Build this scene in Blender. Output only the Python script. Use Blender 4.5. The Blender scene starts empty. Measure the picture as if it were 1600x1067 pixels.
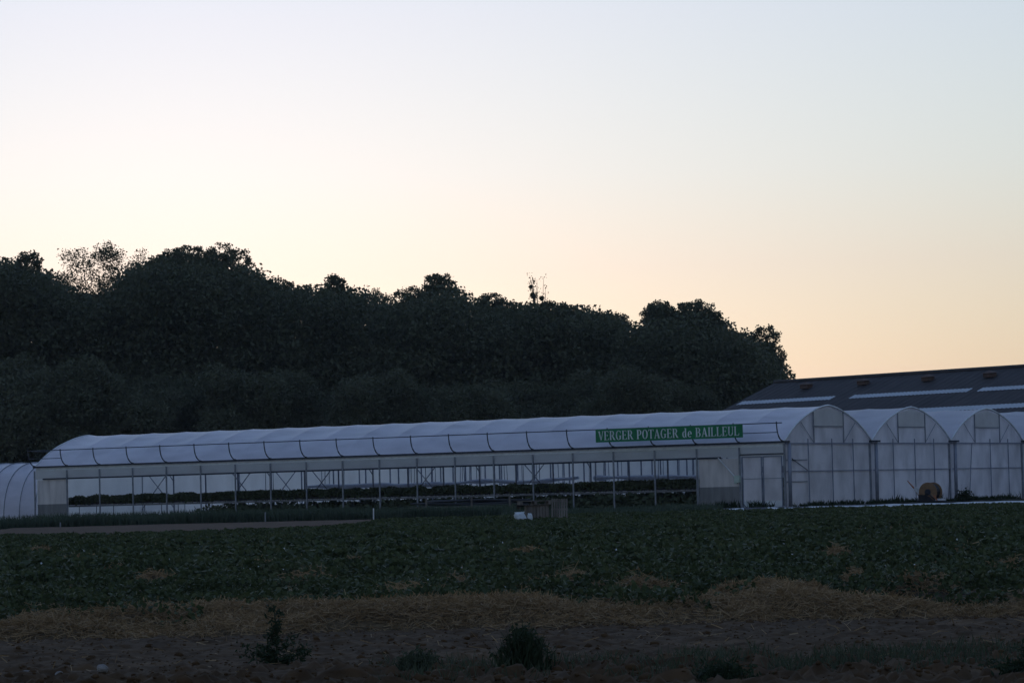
import bpy, math, random
import numpy as np
from mathutils import Vector, Matrix

# ------------------------------------------------------------------ basics
scene = bpy.context.scene
COL = scene.collection
R = math.radians
rng = np.random.default_rng(7)
random.seed(7)
HAZE = 7.5e-5
F, PIT, ROL, EYE = 5017.0, 0.0477, 0.0252, 0.94
AL = 0.5805                      # yaw of the greenhouse
CX, CY = 13.572, 162.04          # its right-hand front corner
BAY, NB = 2.5, 20
W, GZ, RZ = 9.63, 3.29, 5.14     # span width, gutter and ridge height
NS = 4
LEN = BAY * NB


def at(px, Y):
    """X of the photo column px at the distance Y."""
    return (px - 800.0) / F * Y


def hz(px):
    return 773.0 - 0.0252 * (px - 806.0)


def zat(px, py, Y):
    """height of the photo point px,py at the distance Y."""
    return EYE + (hz(px) - py) * Y / F


def sstep(a, b, x):
    t = np.clip((np.asarray(x, float) - a) / (b - a), 0, 1)
    return t * t * (3 - 2 * t)


def gz(Y):
    """height of the land: the field dips a little towards the camera"""
    return -0.65 * (1 - sstep(80, 138, Y))


def vnoise(x, y, seed=0):
    x = np.asarray(x, float); y = np.asarray(y, float)
    xi = np.floor(x).astype(np.int64); yi = np.floor(y).astype(np.int64)
    fx = x - xi; fy = y - yi
    fx = fx * fx * (3 - 2 * fx); fy = fy * fy * (3 - 2 * fy)

    def h(a, b):
        n = (a * 374761393 + b * 668265263 + seed * 974634777) & 0xFFFFFFFF
        n = ((n ^ (n >> 13)) * 1274126177) & 0xFFFFFFFF
        n = n ^ (n >> 16)
        return (n & 0xFFFF) / 65535.0
    return ((h(xi, yi) * (1 - fx) + h(xi + 1, yi) * fx) * (1 - fy)
            + (h(xi, yi + 1) * (1 - fx) + h(xi + 1, yi + 1) * fx) * fy)


def fbm(x, y, o=4, seed=0):
    s = 0; a = .5; t = 0
    for i in range(o):
        s = s + a * vnoise(np.asarray(x) * 2 ** i, np.asarray(y) * 2 ** i, seed + i); t += a; a *= .5
    return s / t


def tag(o, label=None, cat=None, group=None, kind=None):
    if label: o['label'] = label
    if cat: o['category'] = cat
    if group: o['group'] = group
    if kind: o['kind'] = kind
    return o


def empty(name, loc=(0, 0, 0), rz=0.0):
    o = bpy.data.objects.new(name, None)
    COL.objects.link(o)
    o.location = loc
    o.rotation_euler = (0, 0, rz)
    o.empty_display_size = .3
    return o


def copy_tree(o, parent=None):
    c = o.copy(); COL.objects.link(c)
    if parent is not None:
        c.parent = parent
    for ch in list(o.children):
        copy_tree(ch, c)
    return c


class MB:
    """collects shapes into one mesh"""

    def __init__(self):
        self.v = []; self.f = []

    def add(self, vs, fs):
        n = len(self.v)
        self.v += [tuple(map(float, p)) for p in vs]
        self.f += [tuple(i + n for i in f) for f in fs]
        return self

    def box(self, c, s, m=None):
        x, y, z = c; a, b, d = s[0] / 2, s[1] / 2, s[2] / 2
        vs = [(x + i * a, y + j * b, z + k * d) for k in (-1, 1) for j in (-1, 1) for i in (-1, 1)]
        if m is not None:
            vs = [m @ Vector(p) for p in vs]
        return self.add(vs, [(0, 2, 3, 1), (4, 5, 7, 6), (0, 1, 5, 4), (2, 6, 7, 3), (0, 4, 6, 2), (1, 3, 7, 5)])

    def tube(self, pts, r, n=6, cap=True):
        pts = [Vector(p) for p in pts]
        rs = r if isinstance(r, (list, tuple)) else [r] * len(pts)
        vs = []; fs = []
        for i, p in enumerate(pts):
            t = (pts[min(i + 1, len(pts) - 1)] - pts[max(i - 1, 0)])
            t = t.normalized() if t.length > 1e-9 else Vector((0, 0, 1))
            a = Vector((0, 0, 1)) if abs(t.z) < .9 else Vector((1, 0, 0))
            u = t.cross(a).normalized(); w = t.cross(u)
            for k in range(n):
                th = 2 * math.pi * (k + .5) / n
                vs.append(p + rs[i] * (math.cos(th) * u + math.sin(th) * w))
        for i in range(len(pts) - 1):
            for k in range(n):
                k2 = (k + 1) % n
                fs.append((i * n + k, i * n + k2, (i + 1) * n + k2, (i + 1) * n + k))
        if cap:
            fs.append(tuple(range(n - 1, -1, -1)))
            fs.append(tuple(range((len(pts) - 1) * n, len(pts) * n)))
        return self.add(vs, fs)

    def prism(self, poly, y0, y1):
        """extrude a closed x,z outline along y"""
        n = len(poly)
        vs = [(p[0], y0, p[1]) for p in poly] + [(p[0], y1, p[1]) for p in poly]
        fs = [tuple(range(n)), tuple(range(2 * n - 1, n - 1, -1))]
        fs += [(i, i + n, (i + 1) % n + n, (i + 1) % n) for i in range(n)]
        return self.add(vs, fs)

    def build(self, name, mat, parent=None, smooth=False):
        me = bpy.data.meshes.new(name)
        me.from_pydata(self.v, [], self.f)
        if smooth:
            me.polygons.foreach_set('use_smooth', [True] * len(me.polygons))
        me.materials.append(mat)
        me.update()
        o = bpy.data.objects.new(name, me)
        COL.objects.link(o)
        if parent is not None:
            o.parent = parent
        return o


def npmesh(name, verts, faces, mat, parent=None, smooth=False):
    """fast mesh from arrays: verts (n,3), faces (m,k)"""
    me = bpy.data.meshes.new(name)
    verts = np.asarray(verts, np.float32); faces = np.asarray(faces, np.int32)
    m, k = faces.shape
    me.vertices.add(len(verts)); me.vertices.foreach_set('co', verts.ravel())
    me.loops.add(m * k); me.loops.foreach_set('vertex_index', faces.ravel())
    me.polygons.add(m)
    me.polygons.foreach_set('loop_start', np.arange(0, m * k, k, dtype=np.int32))
    me.polygons.foreach_set('loop_total', np.full(m, k, np.int32))
    if smooth:
        me.polygons.foreach_set('use_smooth', np.ones(m, bool))
    me.materials.append(mat)
    me.update(calc_edges=True); me.validate()
    o = bpy.data.objects.new(name, me)
    COL.objects.link(o)
    if parent is not None:
        o.parent = parent
    return o


def cards(P, size, up=0.0, aspect=.55, r=rng):
    """rhombic leaves at the points P (n,3), random facing; returns verts, faces"""
    n = len(P)
    nrm = r.normal(size=(n, 3)); nrm[:, 2] = nrm[:, 2] + up
    nrm /= np.linalg.norm(nrm, axis=1)[:, None] + 1e-9
    t = r.normal(size=(n, 3)); t -= (t * nrm).sum(1)[:, None] * nrm
    t /= np.linalg.norm(t, axis=1)[:, None] + 1e-9
    b = np.cross(nrm, t)
    s = (np.asarray(size) * np.ones(n))[:, None] * r.uniform(.65, 1.35, (n, 1))
    v = np.stack([P - t * s * .5, P + b * s * aspect * .5 + t * s * .05, P + t * s * .5, P - b * s * aspect * .5 + t * s * .05], 1)
    return v.reshape(-1, 3), np.arange(n * 4).reshape(n, 4)


def grid(name, x0, x1, y0, y1, nx, ny, zf, mat, fan=False, smooth=True, xf=None):
    u = np.linspace(0, 1, nx); w = np.linspace(0, 1, ny)
    U, V = np.meshgrid(u, w)
    Y = y0 + (y1 - y0) * V
    X = x0 + (x1 - x0) * U
    if xf is not None:
        X, Y = xf(X, Y)
    Z = zf(X, Y)
    i = (np.arange(ny - 1)[:, None] * nx + np.arange(nx - 1)[None, :]).ravel()
    f = np.stack([i, i + 1, i + nx + 1, i + nx], 1)
    return npmesh(name, np.stack([X.ravel(), Y.ravel(), Z.ravel()], 1), f, mat, smooth=smooth)


# ------------------------------------------------------------------ materials
def newmat(name):
    m = bpy.data.materials.new(name); m.use_nodes = True
    nt = m.node_tree
    for n in list(nt.nodes):
        nt.nodes.remove(n)
    out = nt.nodes.new('ShaderNodeOutputMaterial')
    return m, nt, out


def noise_col(nt, c1, c2, scale, detail=5, coord='Object', lo=.35, hi=.65, stretch=None):
    tc = nt.nodes.new('ShaderNodeTexCoord')
    src = tc.outputs[coord]
    if stretch:
        mp = nt.nodes.new('ShaderNodeMapping'); mp.inputs['Scale'].default_value = stretch
        nt.links.new(src, mp.inputs['Vector']); src = mp.outputs[0]
    no = nt.nodes.new('ShaderNodeTexNoise'); no.inputs['Scale'].default_value = scale
    no.inputs['Detail'].default_value = detail
    nt.links.new(src, no.inputs['Vector'])
    rp = nt.nodes.new('ShaderNodeValToRGB')
    rp.color_ramp.elements[0].position = lo; rp.color_ramp.elements[1].position = hi
    rp.color_ramp.elements[0].color = (*c1, 1); rp.color_ramp.elements[1].color = (*c2, 1)
    nt.links.new(no.outputs['Fac'], rp.inputs['Fac'])
    return rp.outputs['Color'], no.outputs['Fac'], src


def pmat(name, c1, c2=None, scale=6, rough=.7, metal=0, bump=0, bscale=None, lo=.35, hi=.65, stretch=None, spec=.4, detail=5):
    m, nt, out = newmat(name)
    b = nt.nodes.new('ShaderNodeBsdfPrincipled')
    c2 = c2 or tuple(min(1, x * 1.25) for x in c1)
    col, fac, src = noise_col(nt, c1, c2, scale, detail, lo=lo, hi=hi, stretch=stretch)
    nt.links.new(col, b.inputs['Base Color'])
    b.inputs['Roughness'].default_value = rough; b.inputs['Metallic'].default_value = metal
    b.inputs['Specular IOR Level'].default_value = spec
    if bump:
        if bscale:
            n2 = nt.nodes.new('ShaderNodeTexNoise'); n2.inputs['Scale'].default_value = bscale
            n2.inputs['Detail'].default_value = 6
            nt.links.new(src, n2.inputs['Vector']); fac = n2.outputs['Fac']
        bp = nt.nodes.new('ShaderNodeBump'); bp.inputs['Strength'].default_value = min(1, bump)
        bp.inputs['Distance'].default_value = .05 * max(1, bump)
        nt.links.new(fac, bp.inputs['Height']); nt.links.new(bp.outputs[0], b.inputs['Normal'])
    nt.links.new(b.outputs[0], out.inputs['Surface'])
    return m


def leafmat(name, cols, trans=.25, rough=.6, spread=None, tint_scale=.25, drift=.45):
    """foliage: a colour per leaf, drifting slowly over the plant; some light passes through"""
    m, nt, out = newmat(name)
    geo = nt.nodes.new('ShaderNodeNewGeometry')
    rp = nt.nodes.new('ShaderNodeValToRGB')
    el = rp.color_ramp.elements
    while len(el) < len(cols):
        el.new(.5)
    for i, c in enumerate(cols):
        el[i].position = i / (len(cols) - 1) if spread is None else spread[i]
        el[i].color = (*c, 1)
    tc = nt.nodes.new('ShaderNodeTexCoord')
    no = nt.nodes.new('ShaderNodeTexNoise'); no.inputs['Scale'].default_value = tint_scale
    no.inputs['Detail'].default_value = 3
    nt.links.new(tc.outputs['Object'], no.inputs['Vector'])
    mx = nt.nodes.new('ShaderNodeMix'); mx.data_type = 'FLOAT'; mx.inputs[0].default_value = drift
    nt.links.new(geo.outputs['Random Per Island'], mx.inputs[2]); nt.links.new(no.outputs['Fac'], mx.inputs[3])
    nt.links.new(mx.outputs[0], rp.inputs['Fac'])
    d = nt.nodes.new('ShaderNodeBsdfPrincipled'); d.inputs['Roughness'].default_value = rough
    d.inputs['Specular IOR Level'].default_value = .12
    t = nt.nodes.new('ShaderNodeBsdfTranslucent')
    nt.links.new(rp.outputs[0], d.inputs['Base Color']); nt.links.new(rp.outputs[0], t.inputs['Color'])
    ms = nt.nodes.new('ShaderNodeMixShader'); ms.inputs[0].default_value = trans
    nt.links.new(d.outputs[0], ms.inputs[1]); nt.links.new(t.outputs[0], ms.inputs[2])
    nt.links.new(ms.outputs[0], out.inputs['Surface'])
    return m


def filmmat(name, col, trans, rough=.45, clear=0.0, wr=.0, wscale=2.0, stretch=(1, 1, 1), dirt=.12, spec=.35):
    """greenhouse film: diffuse + translucent, a little gloss, dust streaks, soft creases"""
    m, nt, out = newmat(name)
    c1 = tuple(x * (1 - dirt) for x in col)
    cc, fac, src = noise_col(nt, c1, col, wscale, 6, lo=.3, hi=.62, stretch=stretch)
    d = nt.nodes.new('ShaderNodeBsdfPrincipled'); d.inputs['Roughness'].default_value = rough
    d.inputs['Specular IOR Level'].default_value = spec
    t = nt.nodes.new('ShaderNodeBsdfTranslucent')
    nt.links.new(cc, d.inputs['Base Color']); nt.links.new(cc, t.inputs['Color'])
    ms = nt.nodes.new('ShaderNodeMixShader'); ms.inputs[0].default_value = trans
    nt.links.new(d.outputs[0], ms.inputs[1]); nt.links.new(t.outputs[0], ms.inputs[2])
    last = ms
    if clear:
        tr = nt.nodes.new('ShaderNodeBsdfTransparent')
        tr.inputs[0].default_value = (.9, .92, .93, 1)
        m2 = nt.nodes.new('ShaderNodeMixShader'); m2.inputs[0].default_value = clear
        nt.links.new(ms.outputs[0], m2.inputs[1]); nt.links.new(tr.outputs[0], m2.inputs[2]); last = m2
    if wr:
        n2 = nt.nodes.new('ShaderNodeTexNoise'); n2.inputs['Scale'].default_value = wscale * .8
        n2.inputs['Detail'].default_value = 3; n2.inputs['Distortion'].default_value = 1.2
        nt.links.new(src, n2.inputs['Vector'])
        bp = nt.nodes.new('ShaderNodeBump'); bp.inputs['Strength'].default_value = wr
        bp.inputs['Distance'].default_value = .12
        nt.links.new(n2.outputs['Fac'], bp.inputs['Height'])
        nt.links.new(bp.outputs[0], d.inputs['Normal']); nt.links.new(bp.outputs[0], t.inputs['Normal'])
    nt.links.new(last.outputs[0], out.inputs['Surface'])
    return m


M = {}
M['roof_film'] = filmmat('roof film', (.9, .86, .94), .38, .36, dirt=.2, wr=.25, wscale=.9, stretch=(.5, 1.2, 1.2))
M['roof_inner'] = filmmat('brightening roof film', (.9, .88, .93), .6, .4, wr=.12, wscale=.9, stretch=(.5, 1.2, 1.2))  # rear spans: translucency raised to let more light in and brighten the interior
M['wall_film'] = filmmat('wall film', (.92, .88, .9), .4, .42, dirt=.32, wr=.85, wscale=1.1, stretch=(1, .8, .5))
M['curtain'] = filmmat('curtain film', (.8, .79, .77), .5, .5, wr=.2, wscale=1.2, stretch=(.5, 1, 1))
M['panel'] = filmmat('twin wall panel', (.93, .88, .85), .5, .35, wr=.05, wscale=1.4, stretch=(2.5, 1, .4), dirt=.22)
M['back_film'] = filmmat('far wall film', (.88, .87, .87), .85, .5, wr=.2, wscale=1.1, stretch=(1, .8, .5))
M['low_sheet'] = filmmat('grey lower sheet', (.42, .42, .43), .5, .35, wr=.05, wscale=1.4, stretch=(2.5, 1, .4), dirt=.3)
M['floor'] = pmat('pale floor sheet', (.5, .5, .5), (.62, .62, .62), 1.5, .7)
M['kick'] = filmmat('white board', (.78, .8, .82), .15, .5)
M['net'] = filmmat('shade net', (.24, .24, .26), .5, .8, clear=.12)
M['steel'] = pmat('galvanised steel', (.2, .22, .26), (.3, .32, .36), 4, .5, .6)
M['dark_steel'] = pmat('dark steel', (.035, .042, .06), (.06, .07, .09), 5, .5, .5)
M['pale_steel'] = pmat('pale steel', (.55, .57, .6), (.68, .7, .72), 4, .45, .2)
M['pipe_grey'] = pmat('downpipe', (.18, .2, .26), (.24, .26, .32), 3, .5, .1)
M['sign_green'] = pmat('green board', (.006, .14, .05), (.012, .2, .08), .9, .55, lo=.3, hi=.7)
M['sign_white'] = pmat('white lettering', (.56, .6, .62), (.74, .78, .8), 1.5, .5)
M['black_plastic'] = pmat('black plastic', (.012, .013, .018), (.022, .023, .03), 3, .45)
M['trough'] = pmat('white trough', (.14, .145, .16), (.2, .205, .22), 2, .5)
M['wood'] = pmat('weathered wood', (.1, .085, .075), (.2, .175, .155), 7, .85, bump=.3, stretch=(1, 1, .15))
M['bag'] = filmmat('white bag', (.75, .8, .85), .2, .4, wr=.4, wscale=6)
M['mulch_film'] = filmmat('white mulch film', (.72, .74, .78), .1, .35, wr=.4, wscale=3)
M['stone'] = pmat('pale stone', (.14, .125, .115), (.26, .24, .22), 9, .85, bump=.3)
M['bark'] = pmat('bark', (.035, .03, .026), (.06, .052, .045), 6, .9, bump=.4)
M['reel'] = pmat('ochre drum', (.2, .115, .06), (.27, .16, .085), 5, .6)
M['orange'] = pmat('orange paint', (.3, .11, .05), (.38, .15, .07), 6, .5)
M['white_paint'] = pmat('white paint', (.55, .55, .58), (.66, .66, .7), 6, .5)
M['winder'] = pmat('pale green box', (.36, .45, .4), (.46, .54, .48), 5, .5)
M['straw'] = leafmat('straw', [(.14, .088, .045), (.24, .155, .08), (.34, .235, .13), (.44, .33, .21)], .15, .7, tint_scale=.6)
M['straw_base'] = pmat('matted straw', (.06, .042, .024), (.2, .14, .08), 9, .9, bump=.8, lo=.3, hi=.75, spec=.1)
M['berry'] = leafmat('strawberry leaves', [(.03, .042, .022), (.05, .066, .03), (.075, .094, .042), (.12, .12, .06)], .25, .55, tint_scale=.35)
M['bench_leaf'] = leafmat('bench leaves', [(.065, .08, .05), (.09, .11, .065), (.12, .14, .085)], .25, .6)
M['blade'] = leafmat('grass blades', [(.045, .062, .046), (.066, .088, .062), (.095, .118, .08)], .3, .6, tint_scale=.3)
M['weed'] = leafmat('weed leaves', [(.02, .032, .018), (.03, .046, .024), (.045, .062, .034)], .3, .6)
M['weed_pale'] = leafmat('pale weed leaves', [(.04, .05, .032), (.06, .075, .046), (.085, .1, .062)], .3, .6)
M['leaf_a'] = leafmat('oak leaves', [(.055, .062, .042), (.09, .1, .06), (.135, .142, .085)], .22, .6, tint_scale=.16, drift=.68)
M['leaf_b'] = leafmat('ash leaves', [(.05, .058, .032), (.075, .085, .044), (.105, .115, .06)], .3, .6, tint_scale=.22)
M['leaf_c'] = leafmat('undergrowth leaves', [(.065, .072, .048), (.105, .114, .07), (.14, .15, .095)], .25, .6, tint_scale=.2, drift=.65)
M['barn_wall'] = pmat('barn wall', (.12, .11, .11), (.17, .155, .15), 2, .85)
M['skylight'] = filmmat('roof light sheet', (.58, .62, .68), .25, .4, wscale=.6, stretch=(1, .3, 1))
M['vent'] = pmat('rusty vent', (.08, .05, .042), (.12, .075, .06), 4, .8)


def corrugated():
    m, nt, out = newmat('fibre cement roof')
    b = nt.nodes.new('ShaderNodeBsdfPrincipled')
    col, fac, src = noise_col(nt, (.03, .027, .03), (.055, .047, .05), 1.2, 6, lo=.3, hi=.7, stretch=(1, .35, 1))
    nt.links.new(col, b.inputs['Base Color']); b.inputs['Roughness'].default_value = .75
    b.inputs['Specular IOR Level'].default_value = .3
    nt.links.new(b.outputs[0], out.inputs['Surface'])
    return m


M['barn_roof'] = corrugated()


def groundmat(name, c1, c2, c3, s1, s2, rough=.95):
    m, nt, out = newmat(name)
    b = nt.nodes.new('ShaderNodeBsdfPrincipled')
    col, fac, src = noise_col(nt, c1, c2, s1, 8, lo=.3, hi=.68)
    n2 = nt.nodes.new('ShaderNodeTexNoise'); n2.inputs['Scale'].default_value = s2; n2.inputs['Detail'].default_value = 7
    nt.links.new(src, n2.inputs['Vector'])
    rp = nt.nodes.new('ShaderNodeValToRGB'); rp.color_ramp.elements[0].position = .52; rp.color_ramp.elements[1].position = .72
    nt.links.new(n2.outputs['Fac'], rp.inputs['Fac'])
    mx = nt.nodes.new('ShaderNodeMix'); mx.data_type = 'RGBA'; mx.inputs[7].default_value = (*c3, 1)
    nt.links.new(rp.outputs['Color'], mx.inputs[0]); nt.links.new(col, mx.inputs[6])
    nt.links.new(mx.outputs[2], b.inputs['Base Color'])
    b.inputs['Roughness'].default_value = rough; b.inputs['Specular IOR Level'].default_value = .15
    bp = nt.nodes.new('ShaderNodeBump'); bp.inputs['Strength'].default_value = .8; bp.inputs['Distance'].default_value = .04
    nt.links.new(fac, bp.inputs['Height']); nt.links.new(bp.outputs[0], b.inputs['Normal'])
    nt.links.new(b.outputs[0], out.inputs['Surface'])
    return m


M['soil'] = groundmat('bare soil', (.046, .026, .012), (.085, .049, .024), (.115, .069, .036), 5, 1.1)
M['land'] = groundmat('land', (.03, .04, .024), (.05, .058, .034), (.055, .045, .034), .6, .12)
M['field_soil'] = groundmat('field soil under straw', (.03, .027, .02), (.055, .045, .032), (.15, .11, .07), 4, .55)
M['brown_path'] = groundmat('brown soil strip', (.07, .04, .026), (.105, .062, .04), (.12, .076, .052), 3, .6)
M['ground_cover'] = groundmat('woven ground cover', (.07, .068, .08), (.1, .098, .115), (.05, .05, .055), 3, .7)

# ------------------------------------------------------------------ sky and sun
SUN_EL, SUN_AZ = 3.0, -6.0      # degrees; the sun is low behind the trees, left of the view
wd = bpy.data.worlds.new('World'); scene.world = wd; wd.use_nodes = True
nt = wd.node_tree
bg = nt.nodes['Background']
sky = nt.nodes.new('ShaderNodeTexSky'); sky.sky_type = 'NISHITA'; sky.sun_disc = False
sky.sun_elevation = R(SUN_EL); sky.sun_rotation = R(SUN_AZ)
sky.altitude = 0; sky.air_density = 2.0; sky.dust_density = 0.3; sky.ozone_density = 4.0
# the camera's cool white balance: a paler, bluer rendering of the same sky
bw = nt.nodes.new('ShaderNodeRGBToBW'); nt.links.new(sky.outputs[0], bw.inputs[0])
mxs = nt.nodes.new('ShaderNodeMix'); mxs.data_type = 'RGBA'; mxs.inputs[0].default_value = .43
nt.links.new(bw.outputs[0], mxs.inputs[6]); nt.links.new(sky.outputs[0], mxs.inputs[7])
mxt = nt.nodes.new('ShaderNodeMix'); mxt.data_type = 'RGBA'; mxt.blend_type = 'MULTIPLY'; mxt.inputs[0].default_value = 1
mxt.inputs[7].default_value = (.571 / .8, .75 / .8, .965 / .8, 1)
nt.links.new(mxs.outputs[2], mxt.inputs[6]); tcw = nt.nodes.new('ShaderNodeTexCoord'); sep = nt.nodes.new('ShaderNodeSeparateXYZ')
nt.links.new(tcw.outputs['Generated'], sep.inputs[0])
mr = nt.nodes.new('ShaderNodeMapRange'); mr.inputs[1].default_value = 0; mr.inputs[2].default_value = math.sin(R(16)); nt.links.new(sep.outputs['Z'], mr.inputs[0])
rpw = nt.nodes.new('ShaderNodeValToRGB'); nt.links.new(mr.outputs[0], rpw.inputs[0])
for i_, (el_, c_) in enumerate(((2.2, (.98, 1.10, .93)), (4.0, (.97, .985, .955)), (5.7, (.985, .985, 1.02)), (8.5, (1.04, .955, 1.005)), (15, (1.03, .965, 1.03)))):
    e_ = rpw.color_ramp.elements[i_] if i_ < 2 else rpw.color_ramp.elements.new(.9)
    e_.position = math.sin(R(el_)) / math.sin(R(16)); e_.color = (c_[0] * .8, c_[1] * .8, c_[2] * .8, 1)
mx3 = nt.nodes.new('ShaderNodeMix'); mx3.data_type = 'RGBA'; mx3.blend_type = 'MULTIPLY'; mx3.inputs[0].default_value = 1
nt.links.new(mxt.outputs[2], mx3.inputs[6]); nt.links.new(rpw.outputs[0], mx3.inputs[7])
nt.links.new(mx3.outputs[2], bg.inputs['Color'])
bg.inputs['Strength'].default_value = .15

sl = bpy.data.lights.new('sun', 'SUN'); sl.energy = .15; sl.angle = R(.5); sl.color = (1, .72, .45)
so = bpy.data.objects.new('sun', sl); COL.objects.link(so)
sd = Vector((math.sin(R(SUN_AZ)) * math.cos(R(SUN_EL)), math.cos(R(SUN_AZ)) * math.cos(R(SUN_EL)), math.sin(R(SUN_EL))))
so.rotation_euler = sd.to_track_quat('Z', 'Y').to_euler()
so.location = (-40, 60, 60)

# ------------------------------------------------------------------ camera
cam = bpy.data.cameras.new('camera'); co = bpy.data.objects.new('camera', cam); COL.objects.link(co)
cam.sensor_width = 36; cam.lens = F / 1600 * 36; cam.clip_start = .5; cam.clip_end = 6000
fw = Vector((0, math.cos(PIT), math.sin(PIT))); rt = Vector((1, 0, 0)); up = Vector((0, -math.sin(PIT), math.cos(PIT)))
c, s = math.cos(ROL), math.sin(ROL)
rx = rt * c - up * s; ux = rt * s + up * c
mt = Matrix((rx, ux, -fw)).transposed().to_4x4(); mt.translation = (0, 0, EYE)
co.matrix_world = mt
scene.camera = co

scene.view_settings.view_transform = 'Standard'; scene.view_settings.look = 'None'
scene.view_settings.exposure = 2.36; scene.view_settings.gamma = 1
scene.render.resolution_x = 1024; scene.render.resolution_y = 682
scene.cycles.use_denoising = True
scene.cycles.max_bounces = 14; scene.cycles.transparent_max_bounces = 12
scene.cycles.diffuse_bounces = 10; scene.cycles.transmission_bounces = 6

# ------------------------------------------------------------------ the ground
ys = np.concatenate([np.array([-400, -50, 5]), np.arange(20, 150, 2.5), np.array([160, 200, 300, 500, 1000, 2400])])
xs = np.array([-1600, -600, -200, -60, -30, 0, 30, 60, 200, 600, 1600])
XX, YY = np.meshgrid(xs, ys); ZZ = gz(YY) - .06
i = (np.arange(len(ys) - 1)[:, None] * len(xs) + np.arange(len(xs) - 1)[None, :]).ravel()
g = npmesh('ground', np.stack([XX.ravel(), YY.ravel(), ZZ.ravel()], 1), np.stack([i, i + 1, i + len(xs) + 1, i + len(xs)], 1), M['land'], smooth=True)
tag(g, kind='structure')

# bare soil nearest the camera, clods as real relief
def zsoil(X, Y):
    rough = .07 * (fbm(X * 2.0, Y * 1.3, 3, 3) - .5) + .05 * (fbm(X * 9, Y * 7, 2, 4) - .5) + .15 * np.maximum(0, vnoise(X * 8, Y * 6.5, 11) - .62) * (.5 + 1.3 * (1 - sstep(28, 33, Y)))
    rut = -.03 * np.exp(-((Y - 34.6 - .02 * X) / .35) ** 2) + .03 * np.exp(-((Y - 33.7 - .02 * X) / .3) ** 2)
    return gz(Y) + .02 + rough + rut
soil = grid('bare_soil', -9.5, 9.5, 24.5, 42.5, 420, 360, zsoil, M['soil'])
tag(soil, kind='structure')

# loose clods lying on the soil
ico_v = []
for k in range(12):
    zz_ = 1 if k == 0 else (-1 if k == 11 else (.447 if k < 6 else -.447)); rr_ = 0 if k in (0, 11) else .894
    th_ = 2 * math.pi * ((k - 1) % 5) / 5 + (math.pi / 5 if k > 5 else 0)
    ico_v.append((rr_ * math.cos(th_), rr_ * math.sin(th_), zz_))
ico_f = [(0, 1 + k, 1 + (k + 1) % 5) for k in range(5)] + [(11, 6 + (k + 1) % 5, 6 + k) for k in range(5)]
ico_f += [(1 + k, 6 + k, 1 + (k + 1) % 5) for k in range(5)] + [(1 + (k + 1) % 5, 6 + k, 6 + (k + 1) % 5) for k in range(5)]
n = 6500
Y = 26.3 + 12.5 * rng.random(n) ** 1.25; X = rng.uniform(-.185, .185, n) * Y
rad = rng.uniform(.005, .017, n) * (1 + 1.8 * (rng.random(n) < .05)) * (1 + .7 * (1 - sstep(27, 31, Y)))
iv = np.array(ico_v)[None] * rad[:, None, None] * rng.uniform(.6, 1.35, (n, 12, 1)) * np.array([1.25, 1.1, .8])
iv = iv + np.stack([X, Y, zsoil(X, Y) + rad * .1], 1)[:, None, :]
fc = (np.array(ico_f)[None] + 12 * np.arange(n)[:, None, None]).reshape(-1, 3)
o = npmesh('clods', iv.reshape(-1, 3), fc, M['soil'], smooth=False)
tag(o, 'small crumbly clods strewn over the bare soil', 'clods', kind='stuff')

# the strawberry field: low mounds, plants over straw
# bare straw spots: across, away, size (m)
STRAW_SPOTS = []
for (p_, q_, w_) in ((230, 928, .55), (120, 888, .5), (330, 868, .6), (880, 926, .6), (822, 880, .7), (1000, 938, .55), (1185, 945, .8), (1500, 872, .6), (1570, 905, .6),
                     (470, 918, .5), (620, 945, .6), (60, 872, .6), (400, 902, .4), (1420, 935, .6), (1330, 925, .4), (700, 925, .4), (560, 890, .4), (1290, 880, .5), (180, 905, .4)):
    yy = 45.0
    for _ in range(12):
        yy = (EYE - float(gz(yy)) - .12) * F / (q_ - hz(p_))
    STRAW_SPOTS.append((at(p_, yy), yy, w_))


def mound(X, Y):
    return .10 * sstep(.35, .7, fbm(X * .9, Y * .55, 3, 21)) * (1 - .9 * sstep(100, 109, Y))
def spots_(X, Y, wide=1.0):
    t = 0
    for (a_, b_, w_) in STRAW_SPOTS:
        t = np.maximum(t, np.exp(-((X - a_) / (w_ * wide)) ** 2 - ((Y - b_) / (w_ * 1.3 * wide)) ** 2))
    return t
def zfield(X, Y):
    return gz(Y) + .015 + mound(X, Y) + .30 * spots_(X, Y) * (.5 + fbm(X * 1.6, Y * 1.6, 2, 43)) * (1 - .4 * sstep(50, 75, Y))
FX = lambda X, Y: (X * Y * .19, Y)
field = grid('field', -1, 1, 40.3, 135, 220, 360, zfield, M['field_soil'], xf=FX)
tag(field, kind='structure')

# where straw shows between the plants (0..1)
def strawness(X, Y):
    edge = 1 - sstep(38.8, 40.1, Y + 4.6 * (fbm(X * .55, Y * .5, 3, 31) - .5))
    n_ = fbm(X * 1.1, Y * .55, 3, 41)
    patch = .75 * sstep(.6, .68, n_) * (1 - sstep(60, 85, Y) * .7)
    patch = patch + 1.3 * sstep(.3, .75, spots_(X, Y, 1.15) * (.5 + n_))
    return np.clip(edge * (.55 + .7 * sstep(.3, .55, fbm(X * 1.3, Y * 1.1, 2, 33))) + patch, 0, 1)

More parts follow.
